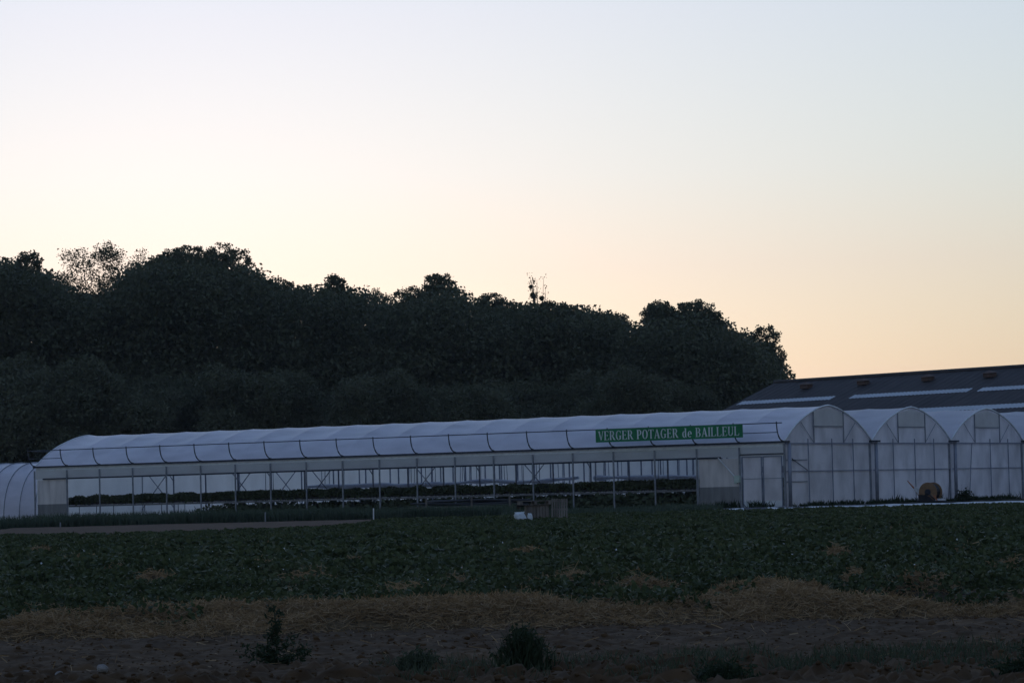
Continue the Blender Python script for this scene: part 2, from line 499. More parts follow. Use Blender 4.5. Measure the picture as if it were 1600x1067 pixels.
P = []; S = []
for y0, y1, dens, size in ((38.6, 52, 450, .07), (52, 64, 280, .095), (64, 82, 120, .145), (82, 133.5, 75, .18)):
    area = .185 * (y1 ** 2 - y0 ** 2)
    n = int(area * dens)
    Y = np.sqrt(rng.uniform(y0 ** 2, y1 ** 2, n)); X = rng.uniform(-.185, .185, n) * Y
    st = strawness(X, Y)
    pl = fbm(X * 2.0, Y * 1.5, 2, 51)                       # the single plants
    keep = (rng.random(n) > st * 1.05) & (pl > .33 + .1 * rng.random(n))
    keep &= ~((Y > 117 + 4 * vnoise(X * .3, Y * .2, 9) + 40 * sstep(at(480, 118), at(720, 118), X)))
    X, Y, pl = X[keep], Y[keep], pl[keep]
    hgt = (.04 + .34 * sstep(.34, .68, pl) * rng.uniform(.45, 1, len(X)) ** .6) * (1 - .8 * sstep(70, 122, Y))
    P.append(np.stack([X, Y, zfield(X, Y) + hgt], 1)); S.append(np.full(len(X), size))
P = np.concatenate(P); S = np.concatenate(S)
v, f = cards(P, S, up=.9, aspect=.85)
o = npmesh('strawberry_plants', v, f, M['berry'])
tag(o, 'dark green strawberry plants covering the field in front of the greenhouse', 'strawberry plants', kind='stuff')

n = 420
Y = np.sqrt(rng.uniform(44 ** 2, 105 ** 2, n)); X = rng.uniform(-.17, .17, n) * Y
P = np.stack([X, Y, zfield(X, Y) + rng.uniform(.22, .36, n) * (1 - .75 * sstep(70, 110, Y))], 1)
v, f = cards(P, .035 * (Y / 55) ** .8, up=.2, aspect=.9)
o = npmesh('blossoms', v, f, M['bag'])
tag(o, 'tiny white blossoms dotted over the strawberry plants', 'blossoms', kind='stuff')

# straw: heaped along the near edge of the field, thinner between the plants
def heap(X, Y):
    b = np.exp(-((Y - 39.9 - .8 * (fbm(X * .3, Y * 0, 2, 61) - .5)) / 1.5) ** 2)
    h2 = np.exp(-((Y - 39.2) / 1.1) ** 2) * .5
    return (.12 * b * sstep(.35, .75, fbm(X * .7, Y * .9, 3, 71)) + .02 * b + .06 * h2 * (.4 + fbm(X * 1.1, Y, 2, 72)))
def zstraw(X, Y):
    e = sstep(38.0, 39.2, Y + .8 * fbm(X * .8, Y, 3, 81)) * (1 - sstep(40.0, 42.2, Y + 4.6 * (fbm(X * .55, Y * .5, 3, 31) - .5)))
    return zfield(X, Y) - .12 + e * (.12 + heap(X, Y))
st = grid('straw_heap', -1, 1, 37.6, 46, 260, 90, zstraw, M['straw_base'], xf=FX)
P = []; n = 170000
Y = rng.uniform(37.3, 46, n); X = rng.uniform(-.185, .185, n) * Y
k = rng.random(n) < sstep(37.7, 38.8, Y + .9 * (fbm(X * .8, Y, 3, 81) - .3)) * (strawness(X, Y) * .95 + .03)
P.append(np.stack([X[k], Y[k], zstraw(X[k], Y[k]) + rng.uniform(0, .07, k.sum()) + .02], 1))
n = 160000
Y = np.sqrt(rng.uniform(43.0 ** 2, 95 ** 2, n)); X = rng.uniform(-.185, .185, n) * Y
k = rng.random(n) < strawness(X, Y) * .9
P.append(np.stack([X[k], Y[k], zfield(X[k], Y[k]) + rng.uniform(.0, .16, k.sum())], 1))
for (a_, b_, w_) in STRAW_SPOTS:
    n = int(3200 * w_)
    X = a_ + rng.normal(0, w_ * .75, n); Y = b_ + rng.normal(0, w_ * .95, n)
    k = rng.random(n) < strawness(X, Y)
    P.append(np.stack([X[k], Y[k], zfield(X[k], Y[k]) + rng.uniform(.0, .06, k.sum())], 1))
n = 260
Y = rng.uniform(29, 38, n); X = rng.uniform(-.185, .185, n) * Y
P.append(np.stack([X, Y, zsoil(X, Y) + .015], 1))
P = np.concatenate(P); n = len(P)
d = rng.normal(size=(n, 3)); d[:, 2] *= .45; d /= np.linalg.norm(d, axis=1)[:, None]
ln = rng.uniform(.07, .24, (n, 1)) * (1 + .7 * sstep(50, 90, P[:, 1:2])); wv = np.cross(d, rng.normal(size=(n, 3))); wv /= np.linalg.norm(wv, axis=1)[:, None]
wd_ = (.005 + .006 * sstep(48, 80, P[:, 1:2]))
v = np.stack([P - d * ln / 2 - wv * wd_, P - d * ln / 2 + wv * wd_, P + d * ln / 2 + wv * wd_ * .6, P + d * ln / 2 - wv * wd_ * .6], 1).reshape(-1, 3)
sb = npmesh('straw', v, np.arange(4 * n).reshape(n, 4), M['straw'])
tag(sb, 'loose pale straw scattered along the near edge of the field and between the plants', 'straw', kind='stuff')
tag(st, 'heaped straw band between the bare soil and the strawberry plants', 'straw', kind='stuff')

# brown strip, pale edging and ground cover before the greenhouse
bp_ = grid('brown_soil_strip', at(-60, 125), at(640, 125), 111, 137.2, 60, 40, lambda X, Y: gz(Y) + .012 + .06 * (fbm(X * .6, Y * .6, 3, 91) - .5) + .05, M['brown_path'])
tag(bp_, kind='structure')
gc = grid('ground_cover_strip', at(980, 150), 42, 134.5, 158, 60, 30, lambda X, Y: gz(Y) + .012 + .03 * fbm(X * .5, Y * .5, 3, 95), M['ground_cover'])
tag(gc, kind='structure')

# ------------------------------------------------------------------ the greenhouse (local x = -s, y = v)
GH = empty('greenhouse', (CX, CY, 0), -AL)
tag(GH, 'long white plastic greenhouse with four arched roofs and an open strip along its side', 'greenhouse')


def arch(t):
    """offset from the span's left edge and height for t 0..1 over the arch"""
    hw = W / 2; rise = RZ - GZ - .14
    Rr = (hw * hw + rise * rise) / (2 * rise)
    a0 = math.asin(hw / Rr)
    a = -a0 + 2 * a0 * t
    y = hw + Rr * math.sin(a); z = GZ + Rr * math.cos(a) - (Rr - rise)
    return y, z + .14 * max(0, 1 - abs(y - hw) / 2.0)


NA = 28
for j in range(NS):
    sub = 8; vs = []; fs = []
    nx = NB * sub + 1
    for i in range(nx):
        fr = (i % sub) / sub
        sag = .045 * 4 * fr * (1 - fr)
        for k in range(NA + 1):
            y, z = arch(k / NA)
            # the film is pulled in a little between two hoops
            wgt = (math.sin(math.pi * k / NA) ** .5 * (1 + 1.5 * math.sin(2 * math.pi * k / NA) ** 2)) if 0 < k < NA else 0
            dy = (W / 2 - y) / 7.1; dz = -math.sqrt(max(0, 1 - dy * dy))
            vs.append((-i * BAY / sub, j * W + y + dy * sag * wgt, z + dz * sag * wgt))
    for i in range(nx - 1):
        for k in range(NA):
            a = i * (NA + 1) + k
            fs.append((a, a + 1, a + NA + 2, a + NA + 1))
    rf = MB().add(vs, fs).build('roof', M['roof_film'] if j == 0 else M['roof_inner'], GH, smooth=True)
    for e in rf.data.edges:          # the film is creased over every hoop
        a, b = e.vertices
        if a // (NA + 1) == b // (NA + 1) and (a // (NA + 1)) % sub == 0:
            e.use_edge_sharp = True
    hoops = range(NB + 1) if j == 0 else (0, NB)
    for i in hoops:
        end = i in (0, NB)
        off = .045 if i == 0 else (-.045 if i == NB else 0)
        pts = []
        for k in range(NA + 1):
            y, z = arch(k / NA)
            dr = .012 if end else -.05
            dy = (y - W / 2) / 7.1
            pts.append((-i * BAY + off, j * W + y + dy * dr, z + dr))
        MB().tube(pts, .05 if end else .035, 6).build('hoop', M['pale_steel'] if end else M['steel'], rf, smooth=True)


def gable_pts(n=NA, inset=0):
    return [arch(k / n) for k in range(n + 1)]


# front gables with their frames
for j in range(NS):
    poly = [(0.0, 0.0)] + [(y, z - .02) for y, z in gable_pts()] + [(W, 0.0)]
    mb = MB()
    # subdivided sheet: columns following the arch
    cols_n = 24; rows = 14; vs = []; fs = []
    for a in range(cols_n + 1):
        y = W * a / cols_n
        hw = W / 2; rise = RZ - GZ - .14; Rr = (hw * hw + rise * rise) / (2 * rise)
        top = GZ + math.sqrt(max(0, Rr * Rr - (y - hw) ** 2)) - (Rr - rise) - .02 + .14 * max(0, 1 - abs(y - hw) / 2.0)
        for b in range(rows + 1):
            z = top * b / rows
            bow = .05 * math.sin(math.pi * min(1, z / 3.2)) * math.sin(4 * math.pi * y / W) ** 2
            vs.append((-.02 + bow * .7, j * W + y, z))
    for a in range(cols_n):
        for b in range(rows):
            q = a * (rows + 1) + b
            fs.append((q, q + rows + 1, q + rows + 2, q + 1))
    gw = MB().add(vs, fs).build('gable_wall', M['wall_film'], GH, smooth=True)
    y0 = j * W
    MB().box((.06, y0 + W / 2, GZ - .1), (.06, W - .1, .06)).build('crossbar', M['pipe_grey'], gw)
    MB().box((.055, y0 + W / 2, 1.78), (.045, W - .3, .045)).build('crossbar', M['pipe_grey'], gw)
    for q in ((.25, .52, .765) if j != 2 else (.52, .77)):
        MB().box((.105, y0 + W * q, 1.72), (.04, .055, 3.42)).build('post', M['pipe_grey'], gw)
    if j == 2:
        MB().tube([(.1, y0 + W * .27, GZ - .12), (.22, y0 + W * .19, .05)], .03).build('brace', M['pipe_grey'], gw)
    # the roof vent frame in the gable
    vf = MB(); hw_ = 1.65; yc = y0 + W * .5
    vt = RZ - .32
    for sgn in (-1, 1):
        vf.box((.05, yc + sgn * hw_, (GZ - .07 + vt) / 2), (.045, .06, vt - GZ + .07))
    vf.box((.05, yc, GZ + .78), (.04, 2 * hw_ - .07, .05))
    vf.build('vent_frame', M['steel'], gw)
    MB().add([(.025, yc - hw_ + .05, GZ + .8), (.025, yc + hw_ - .05, GZ + .8), (.025, yc + hw_ - .05, vt - .03), (.025, yc, RZ - .12), (.025, yc - hw_ + .05, vt - .03)],
             [(0, 1, 2, 3, 4)]).build('vent_flap', M['curtain'], gw)
    for sgn in (-1, 1):
        MB().tube([(.04, yc + sgn * 3.0, GZ + .98), (.04, yc + sgn * 1.72, GZ - .02)], .016, 5).build('brace', M['steel'], gw)
    if j == 0:
        for z in (1.25, 2.35):
            MB().box((.05, y0 + 1.25, z), (.03, 2.2, .05)).build('crossbar', M['steel'], gw)
        MB().tube([(.09, y0 + .3, 2.55), (.09, y0 + 2.3, 1.82)], .022, 5).build('brace', M['dark_steel'], gw)
    if j == 1:
        MB().tube([(.09, y0 + W - .3, 1.76), (.3, y0 + W - 1.05, .05)], .02, 5).build('brace', M['dark_steel'], gw)

# gutters, downpipes, the gutters' ends
for j in range(NS + 1):
    y = j * W
    if j == 0:
        g = MB().box((-LEN / 2 + .1, -.06, GZ - .02), (LEN + .5, .16, .1)).build('gutter', M['dark_steel'], GH)
        MB().box((-LEN / 2, -.02, GZ - .155), (LEN, .05, .15)).build('gutter_board', M['pale_steel'], GH)
    else:
        g = MB().box((-LEN / 2 + .15, y, GZ + .0), (LEN + .7, .3, .1)).build('gutter', M['dark_steel'], GH)
    dp = MB()
    dp.tube([(.28, y + .06, GZ - .06), (.26, y + .06, .02)], .095, 8)
    dp.build('downpipe', M['pipe_grey'], GH, smooth=True)
    MB().box((.02, y - .2 if j else y - .02, GZ / 2 - .05), (.1, .09, GZ - .12)).build('corner_post', M['steel'], GH)

# posts along the open side
for i in range(1, NB + 1):
    MB().box((-i * BAY, -.16, GZ / 2 - .12), (.075, .06, GZ - .24)).build('side_post', M['steel'], GH)

# brackets with rails that carry the sign
for i in range(NB + 1):
    pts = []
    for k in range(9):
        t = math.pi / 2 * k / 8
        pts.append((-i * BAY, -.08 - .62 * math.sin(t) ** .9, GZ + .03 + .88 * (1 - math.cos(t))))
    pts.append((-i * BAY, -.70, GZ + 1.0))
    MB().tube(pts, .035, 6).build('bracket', M['dark_steel'], GH, smooth=True)
MB().tube([(.3, -.70, GZ + .93), (-LEN - .05, -.70, GZ + .93)], .026, 6).build('rail', M['dark_steel'], GH)
MB().tube([(0, -.69, GZ + .46), (-2.0, -.69, GZ + .46)], .022, 6).build('rail', M['dark_steel'], GH)
MB().tube([(-LEN, -.69, GZ + .46), (-LEN + 2.5, -.69, GZ + .46)], .022, 6).build('rail', M['dark_steel'], GH)
# the same rail turning the far corner
MB().tube([(-LEN, -.7, GZ + .93), (-LEN - 1.2, 1.4, GZ + .93), (-LEN - 1.2, 3.6, GZ + .93)], .022, 6).build('rail', M['dark_steel'], GH)

# rolled-up curtain and its tube
CZ = 2.56
vs = []; fs = []; nx = NB * 6 + 1
for i in range(nx):
    x = -i * LEN / (nx - 1)
    for k in range(4):
        z = CZ + (GZ - .22 - CZ) * k / 3
        bel = .03 * math.sin(math.pi * (i % 6) / 6) * math.sin(math.pi * k / 3)
        vs.append((x, -.075 - bel, z))
for i in range(nx - 1):
    for k in range(3):
        a = i * 4 + k; fs.append((a, a + 4, a + 5, a + 1))
MB().add(vs, fs).build('side_curtain', M['curtain'], GH, smooth=True)
MB().tube([(-3.6, -.1, CZ), (-LEN + .6, -.1, CZ)], .045, 6).build('roll_tube', M['dark_steel'], GH, smooth=True)

# fixed panels at both ends of the open side
for (xa, xb) in ((-5.0, -2.5), (-LEN + .05, -LEN + BAY)):
    pn = MB().box(((xa + xb) / 2, -.005, 1.26), (abs(xb - xa) - .09, .02, 2.5)).build('side_panel', M['panel'], GH)
    lo = MB().box(((xa + xb) / 2, -.03, .55), (abs(xb - xa) - .1, .02, 1.06)).build('lower_sheet', M['low_sheet'], pn)
    if xa == -5.0:
        MB().box((-5.0, -.06, 1.25), (.06, .03, 2.5)).build('edge_strip', M['pale_steel'], pn)
        MB().box((-2.5, -.075, 1.4), (.1, .04, 2.78)).build('edge_strip', M['pale_steel'], pn)
# double door
for a, b in ((-2.4, -1.24), (-1.2, -.08)):
    dr = MB().box(((a + b) / 2, -.05, 1.42), (b - a - .04, .025, 2.26)).build('door', M['wall_film'], GH)
    fr = MB()
    for x in (a + .03, b - .03):
        fr.box((x, -.07, 1.3), (.055, .05, 2.56))
    fr.box(((a + b) / 2, -.07, 2.555), (b - a - .12, .05, .05))
    fr.box(((a + b) / 2, -.07, 1.45), (b - a - .12, .02, .025))
    fr.build('door_frame', M['pipe_grey'], dr)
    MB().box(((a + b) / 2, -.055, .17), (b - a - .12, .03, .3)).build('kick_board', M['kick'], dr)
MB().box((-1.24, -.11, 2.68), (2.5, .05, .06)).build('door_rail', M['dark_steel'], GH)
# the winder: an arm and a motor box on the post
wa = MB().tube([(-3.75, -.13, CZ), (-2.62, -.2, 1.42)], .035, 6).build('winder_arm', M['pale_steel'], GH)
MB().box((-2.6, -.24, 1.46), (.3, .16, .36)).box((-2.66, -.24, 1.26), (.16, .12, .08)).build('motor_box', M['winder'], wa)

# inside: columns, ties and braces on the valley lines, the far wall, a shade net
for j in range(1, NS):
    for i in range(0, NB + 1):
        MB().box((-i * BAY - (.02 if i == 0 else 0) - (.15 if i == 0 else 0), j * W, GZ / 2 - .03), (.07, .07, GZ - .06)).build('inner_post', M['steel'], GH)
for i, (a, b) in enumerate(((1.0, 8), (1.0, 11), (1.0, 14), (1.0, 16.4), (2.0, 18), (2, 5), (1, 19))):
    y = a * W; x = -b * BAY
    MB().tube([(x, y - .08, GZ - .1), (x - BAY, y - .08, .6)], .03, 5).build('brace', M['steel'], GH)
    MB().tube([(x - BAY, y + .08, GZ - .1), (x, y + .08, .6)], .03, 5).build('brace', M['steel'], GH)
for i in range(1, NB, 3):   # curved knee braces carrying the arches
    pts = [(-i * BAY, W - t * 1.6, 2.3 + .98 * math.sin(math.pi / 2 * t)) for t in np.linspace(0, 1, 7)]
    MB().tube(pts, .03, 5).build('knee_brace', M['steel'], GH)
vs = []; fs = []
for i in range(NB * 4 + 1):
    for k in range(5):
        vs.append((-i * BAY / 4, NS * W - .05 + .03 * math.sin(i * math.pi / 4) ** 2 * math.sin(math.pi * k / 4), (GZ - .06) * k / 4))
for i in range(NB * 4):
    for k in range(4):
        a = i * 5 + k; fs.append((a, a + 5, a + 6, a + 1))
MB().add(vs, fs).build('back_wall', M['back_film'], GH, smooth=True)
for i in range(0, NB + 1, 1):
    MB().box((-i * BAY, NS * W - .17, GZ / 2 - .05), (.07, .07, GZ - .1)).build('back_post', M['steel'], GH)
MB().box((-9.2, 3 * W + .1, 1.2), (16.5, .01, 2.2)).build('shade_net', M['net'], GH)
MB().box((-LEN / 2, NS * W / 2, .0), (LEN - .2, NS * W - .3, .05)).build('floor_sheet', M['floor'], GH)
# left end walls
for j in range(NS):
    pts = gable_pts(20)
    vs = []; fs = []
    for k, (y, z) in enumerate(pts):
        vs += [(-LEN + .03, j * W + y, 0), (-LEN + .03, j * W + y, z - .03)]
    for k in range(20):
        fs.append((2 * k, 2 * k + 1, 2 * k + 3, 2 * k + 2))
    MB().add(vs, fs).build('end_wall', M['back_film'], GH)

# ------------------------------------------------------------------ strawberry benches inside
def gpt(x, y, z):
    ca, sa = math.cos(-AL), math.sin(-AL)
    return (CX + x * ca - y * sa, CY + x * sa + y * ca, z)


for q in range(64):          # thin uprights carrying the crop wires
    x = -3 - 43 * rng.random() ** 1.25; y = rng.uniform(6.5, 34)
    MB().tube([(x, y, 0), (x + rng.uniform(-.15, .15), y, GZ - .1)], .022, 5).build('crop_pole', M['steel'], GH)
bench_lab = ['raised trough of strawberry plants nearest the open side of the greenhouse',
             'second raised trough of strawberry plants from the open greenhouse side',
             'third raised trough of strawberry plants from the open greenhouse side',
             'raised trough of strawberry plants deep inside below the second arched roof']
for bi, v0 in enumerate((1.7, 3.6, 5.5, W + 3.0)):
    b = empty('growing_bench', gpt(0, v0, 0), -AL)
    tag(b, bench_lab[bi], 'growing bench', 'raised strawberry troughs inside the greenhouse')
    MB().box((-26, 0, 1.06), (47, .34, .13)).build('trough', M['black_plastic'], b)
    MB().box((-26, -.02, .93), (47, .36, .1)).build('drain_gutter', M['trough'], b)
    for i in range(0, 10):
        MB().tube([(-3.2 - bi * .3 - i * 5, 0, 0), (-3.2 - bi * .3 - i * 5, 0, .89)], .022, 5).build('leg', M['dark_steel'], b)
    n = 22000
    P = np.stack([rng.uniform(-49.3, -2.7, n), rng.uniform(-.32, .32, n), np.zeros(n)], 1)
    P[:, 2] = 1.12 + rng.random(n) ** .8 * (.24 + .22 * vnoise(P[:, 0] * 1.6, P[:, 0] * 0, 100 + bi))
    P[:, 2] -= np.maximum(0, np.abs(P[:, 1]) - .2) * 1.1
    v, f = cards(P, .15, up=.4, aspect=.8)
    npmesh('foliage', v, f, M['bench_leaf'], b)

# dim plants and rolled hoses on the ground below the benches
xs_ = []; ys_ = []; hs = []
for k in range(1900):
    sx = -3 - 42 * rng.random() ** 1.4; p_ = gpt(sx, rng.uniform(.6, 9), 0); hh_ = rng.uniform(.3, .9)
    if sx < -39: hh_ *= .35
    xs_ += list(p_[0] + rng.normal(0, .35, 24)); ys_ += list(p_[1] + rng.normal(0, .3, 24)); hs += [hh_] * 24
xs_ = np.array(xs_); ys_ = np.array(ys_); hs = np.array(hs)
P = np.stack([xs_, ys_, hs * rng.random(len(xs_))], 1)
v, f = cards(P, .27, up=.3, aspect=.7)
o = npmesh('undergrowth', v, f, M['bench_leaf'])
tag(o, 'dim plants growing on the ground below the raised troughs', 'plants', kind='stuff')

# folded fleece hung in waves over the inner rows
def fleece(x0, x1, y, z, amp, label):
    vs = []; fs = []; n = 120
    for i in range(n + 1):
        x = x0 + (x1 - x0) * i / n
        zc = z + amp * (fbm(x * .35, 0 * x, 3, int(100 * y)) - .5) * 2
        th = .07 + .1 * vnoise(x * .9, 0, int(7 * y))
        for k in range(8):
            t = 2 * math.pi * k / 8
            vs.append((x, .16 * math.cos(t), zc + th * math.sin(t)))
    for i in range(n):
        for k in range(8):
            fs.append((i * 8 + k, i * 8 + (k + 1) % 8, (i + 1) * 8 + (k + 1) % 8, (i + 1) * 8 + k))
    o = MB().add(vs, fs).build('row_cover', M['bag'], None, smooth=True)
    o.location = gpt(0, y, 0); o.rotation_euler = (0, 0, -AL)
    tag(o, label, 'row cover')
fleece(-19, -38, W + 1.0, 1.72, .16, 'white folded row cover lying in waves above the strawberry benches, left stretch')
fleece(-4, -18, W + 1.2, 1.70, .10, 'white folded row cover lying above the right hand end of the strawberry benches')

# ------------------------------------------------------------------ the green sign
def stroke(mb, poly, k):
    mb.prism(poly, -.012 - .0012 * k, .0)


def ring(cx, cz, rx, rz, tx, tz, a0, a1, n=18):
    """a letter bowl: outer ellipse rx,rz, inner one thinner by tx,tz"""
    o = [(cx + rx * math.cos(R(a0 + (a1 - a0) * i / n)), cz + rz * math.sin(R(a0 + (a1 - a0) * i / n))) for i in range(n + 1)]
    q = [(cx + (rx - tx) * math.cos(R(a0 + (a1 - a0) * i / n)), cz + (rz - tz) * math.sin(R(a0 + (a1 - a0) * i / n))) for i in range(n, -1, -1)]
    return [(o[i], o[i + 1], q[n - i - 1], q[n - i]) for i in range(n)]


def rect(x0, x1, z0, z1):
    return [(x0, z0), (x1, z0), (x1, z1), (x0, z1)]


ST, TH, SF = .125, .05, .045     # thick stem, thin stroke, serif height


def glyph(ch):
    """list of polygons in a cell of height 1; returns polygons, width"""
    q = []

    def stem(x, z0=0, z1=1, w=ST, top=True, bot=True, sw=.05):
        q.append(rect(x, x + w, z0 + (SF if bot else 0), z1 - (SF if top else 0)))
        if bot: q.append(rect(x - sw, x + w + sw, z0, z0 + SF))
        if top: q.append(rect(x - sw, x + w + sw, z1 - SF, z1))

    def serif(xc, z, w=.2):
        q.append(rect(xc - w / 2, xc + w / 2, z, z + SF))
    if ch == 'V':
        q.append([(.04, 1 - SF), (.04 + ST + .02, 1 - SF), (.345, .0), (.285, .0)])
        q.append([(.50, 1 - SF), (.50 + TH, 1 - SF), (.345, .0), (.315, .12)])
        serif(.11, 1 - SF, .24); serif(.525, 1 - SF, .18); w = .62
    elif ch == 'A':
        q.append([(.27, 1), (.36, 1), (.59, SF), (.59 - ST - .03, SF)])
        q.append([(.28, .96), (.31, .86), (.13, SF), (.08, SF)])
        q.append(rect(.185, .44, .3, .3 + TH)); serif(.1, 0, .18); serif(.525, 0, .24); w = .65
    elif ch in 'EL':
        stem(.06)
        q.append(rect(.06 + ST + .05, .48, 0, TH)); q.append([(.44, TH), (.5, TH), (.52, .24), (.5, .24)])
        if ch == 'E':
            q.append(rect(.06 + ST + .05, .45, 1 - TH, 1)); q.append([(.43, 1 - TH), (.47, 1 - TH), (.47, .79), (.455, .79)])
            q.append(rect(.06 + ST, .36, .49, .49 + TH)); q.append(rect(.36, .39, .41, .63))
        w = .56
    elif ch in 'RPB':
        stem(.06)
        zc = .73 if ch != 'P' else .71
        rz = 1 - zc
        q.append(rect(.06 + ST, .28, 1 - TH, 1.0)); q.append(rect(.06 + ST, .28, zc - rz, zc - rz + TH))
        q += ring(.28, zc, .22, rz, ST, TH, -90, 90)
        if ch == 'R':
            q.append([(.26, .47), (.38, .47), (.58, SF), (.58 - ST - .02, SF)]); serif(.55, 0, .18); w = .64
        elif ch == 'B':
            q.append(rect(.06 + ST, .29, 0, TH)); q += ring(.29, .25 + .01, .25, .26, ST, TH, -90, 90); w = .6
        else:
            w = .55
    elif ch == 'O':
        q += ring(.31, .5, .29, .515, ST, .045, 0, 360, 32); w = .62
    elif ch == 'G':
        q += ring(.32, .5, .29, .515, ST, .045, 52, 318, 28)
        q.append(rect(.44, .44 + ST, .06, .42)); q.append(rect(.38, .63, .42, .42 + SF))
        q.append([(.50, .9), (.54, .98), (.54, .7), (.52, .7)]); w = .66
    elif ch == 'T':
        stem(.24, top=False); q.append(rect(.03, .58, 1 - TH, 1.0))
        q.append([(.03, 1 - TH), (.07, 1 - TH), (.045, .77), (.03, .77)]); q.append([(.54, 1 - TH), (.58, 1 - TH), (.58, .77), (.565, .77)]); w = .6
    elif ch == 'I':
        stem(.07); w = .27
    elif ch == 'U':
        stem(.06, .3, 1, bot=False); q.append(rect(.47, .47 + TH, .3, 1 - SF)); serif(.495, 1 - SF, .18)
        q += ring(.29, .3, .23, .31, .09, .06, 180, 360); w = .62
    elif ch == 'd':
        q.append(rect(.33, .33 + ST, SF, 1)); q.append(rect(.28, .33, 1 - SF, 1)); q.append(rect(.33 + ST, .52, 0, SF))
        q += ring(.25, .33, .2, .345, .11, .05, 60, 300); w = .54
    elif ch == 'e':
        q += ring(.26, .33, .21, .345, .11, .05, 0, 315); q.append(rect(.14, .44, .33, .33 + TH)); w = .5
    else:
        w = .3
    return q, w


SGN = empty('lettered_sign', gpt(-6.3, -.745, 3.55), -AL)
tag(SGN, 'long green lettered board hung on the rail before the greenhouse roof', 'sign')
SL, SH = 8.75, .68
MB().box((0, 0, SH / 2), (SL, .03, SH)).build('board', M['sign_green'], SGN)
txt = 'VERGER POTAGER de BAILLEUL'
tot = sum(glyph(ch)[1] + .035 for ch in txt)
hh = .47
k = (SL - .32) / tot
x = -SL / 2 + .16; n = 0
for word in txt.split(' '):
    mb = MB()
    for ch in word:
        q, w = glyph(ch)
        for poly in q:
            stroke(mb, [(x + p[0] * k, .105 + p[1] * hh) for p in poly], n % 7); n += 1
        x += (w + .035) * k
    x += (glyph(' ')[1] + .035) * k
    lt = mb.build('lettering', M['sign_white'], SGN)
    lt.location = (0, -.0175, 0)

# ------------------------------------------------------------------ small tunnel on the left
PT = empty('polytunnel', gpt(-LEN - 6, 8.0, 0), -AL)
tag(PT, 'low bluish white polytunnel beyond the left end of the long greenhouse', 'polytunnel')
TW, THh, TL, TB = 6.4, 3.75, 32.5, 1.3
def tarch(t):
    a = math.pi * (1 - t)
    return TW / 2 + TW / 2 * math.copysign(abs(math.cos(a)) ** .85, math.cos(a)), THh * math.sin(a) ** .8
vs = []; fs = []; sub = 4; nx = int(TL / TB) * sub + 1
for i in range(nx):
    sg = .07 * 4 * (i % sub) / sub * (1 - (i % sub) / sub)
    for kk in range(25):
        y, z = tarch(kk / 24); f_ = 1 - sg / 3.2
        vs.append((-i * TB / sub, TW / 2 + (y - TW / 2) * f_, z * f_))
for i in range(nx - 1):
    for kk in range(24):
        a = i * 25 + kk; fs.append((a, a + 1, a + 26, a + 25))
cv = MB().add(vs, fs).build('cover', M['roof_film'], PT, smooth=True)
for e in cv.data.edges:
    a, b = e.vertices
    if a // 25 == b // 25 and (a // 25) % sub == 0:
        e.use_edge_sharp = True
for i in range(int(TL / TB) + 1):
    MB().tube([(-i * TB, TW / 2 + (tarch(kk / 24)[0] - TW / 2) * 1.006, tarch(kk / 24)[1] * 1.006) for kk in range(25)], .03, 5).build('hoop', M['steel'], PT, smooth=True)
vs = [(-.03, 0, 0)] + [(-.03, *tarch(kk / 24)) for kk in range(25)] + [(-.03, TW, 0)]
MB().add(vs, [tuple(range(len(vs)))]).build('end_wall', M['wall_film'], PT)

# ------------------------------------------------------------------ barn behind
BA = R(52)
BN = empty('barn', (18.8, 230, 0), -BA)      # local x along the ridge towards the camera side, -y downslope
tag(BN, 'wide dark roofed barn with pale roof lights behind the greenhouse arches', 'barn')
BL, HWD, RZB, SLP = 60, 9.0, 8.5, math.tan(R(21))
def rz_(y): return RZB - abs(y) * SLP
mb = MB(); vs = []; fs = []
nx = 420
for i in range(nx + 1):
    x = BL * i / nx
    dzz = .02 * math.cos(2 * math.pi * x / .36)
    for y in (-HWD, 0, HWD):
        vs.append((x, y, rz_(y) + dzz))
for i in range(nx):
    for kk in range(2):
        a = i * 3 + kk; fs.append((a, a + 3, a + 4, a + 1))
rf = MB().add(vs, fs).build('roof', M['barn_roof'], BN)
MB().tube([(-.1, 0, RZB + .02), (BL, 0, RZB + .02)], .16, 8).build('ridge_cap', M['barn_roof'], rf, smooth=True)
mb = MB()
for sgn in (-1, 1):
    mb.box((BL / 2, sgn * (HWD - .5), rz_(HWD) / 2 - .1), (BL - .4, .2, rz_(HWD) - .2))
mb.build('wall', M['barn_wall'], BN)
for x in (.2, BL - .2):
    MB().add([(x, -HWD + .6, 0), (x, HWD - .6, 0), (x, HWD - .6, rz_(HWD - .6) - .08), (x, 0, RZB - .08), (x, -HWD + .6, rz_(HWD - .6) - .08)], [(0, 1, 2, 3, 4)]).build('gable', M['barn_wall'], BN)
def roof_strip(x0, x1, ya, yb):
    mb = MB(); n = max(6, int((x1 - x0) / .09)); vs = []; fs = []
    for i in range(n + 1):
        x = x0 + (x1 - x0) * i / n
        dzz = .02 * math.cos(2 * math.pi * x / .36) + .03
        vs += [(x, -ya, rz_(ya) + dzz), (x, -yb, rz_(yb) + dzz)]
    for i in range(n):
        fs.append((2 * i, 2 * i + 1, 2 * i + 3, 2 * i + 2))
    MB().add(vs, fs).build('skylight', M['skylight'], rf)
BARN_STRIPS = [(.45, 9.95, 3.6, 4.25), (11.8, 22.85, 3.6, 4.25), (23.8, 34, 3.6, 4.25), (11.8, 36, 6.85, 7.6)]
for a in BARN_STRIPS:
    roof_strip(*a)
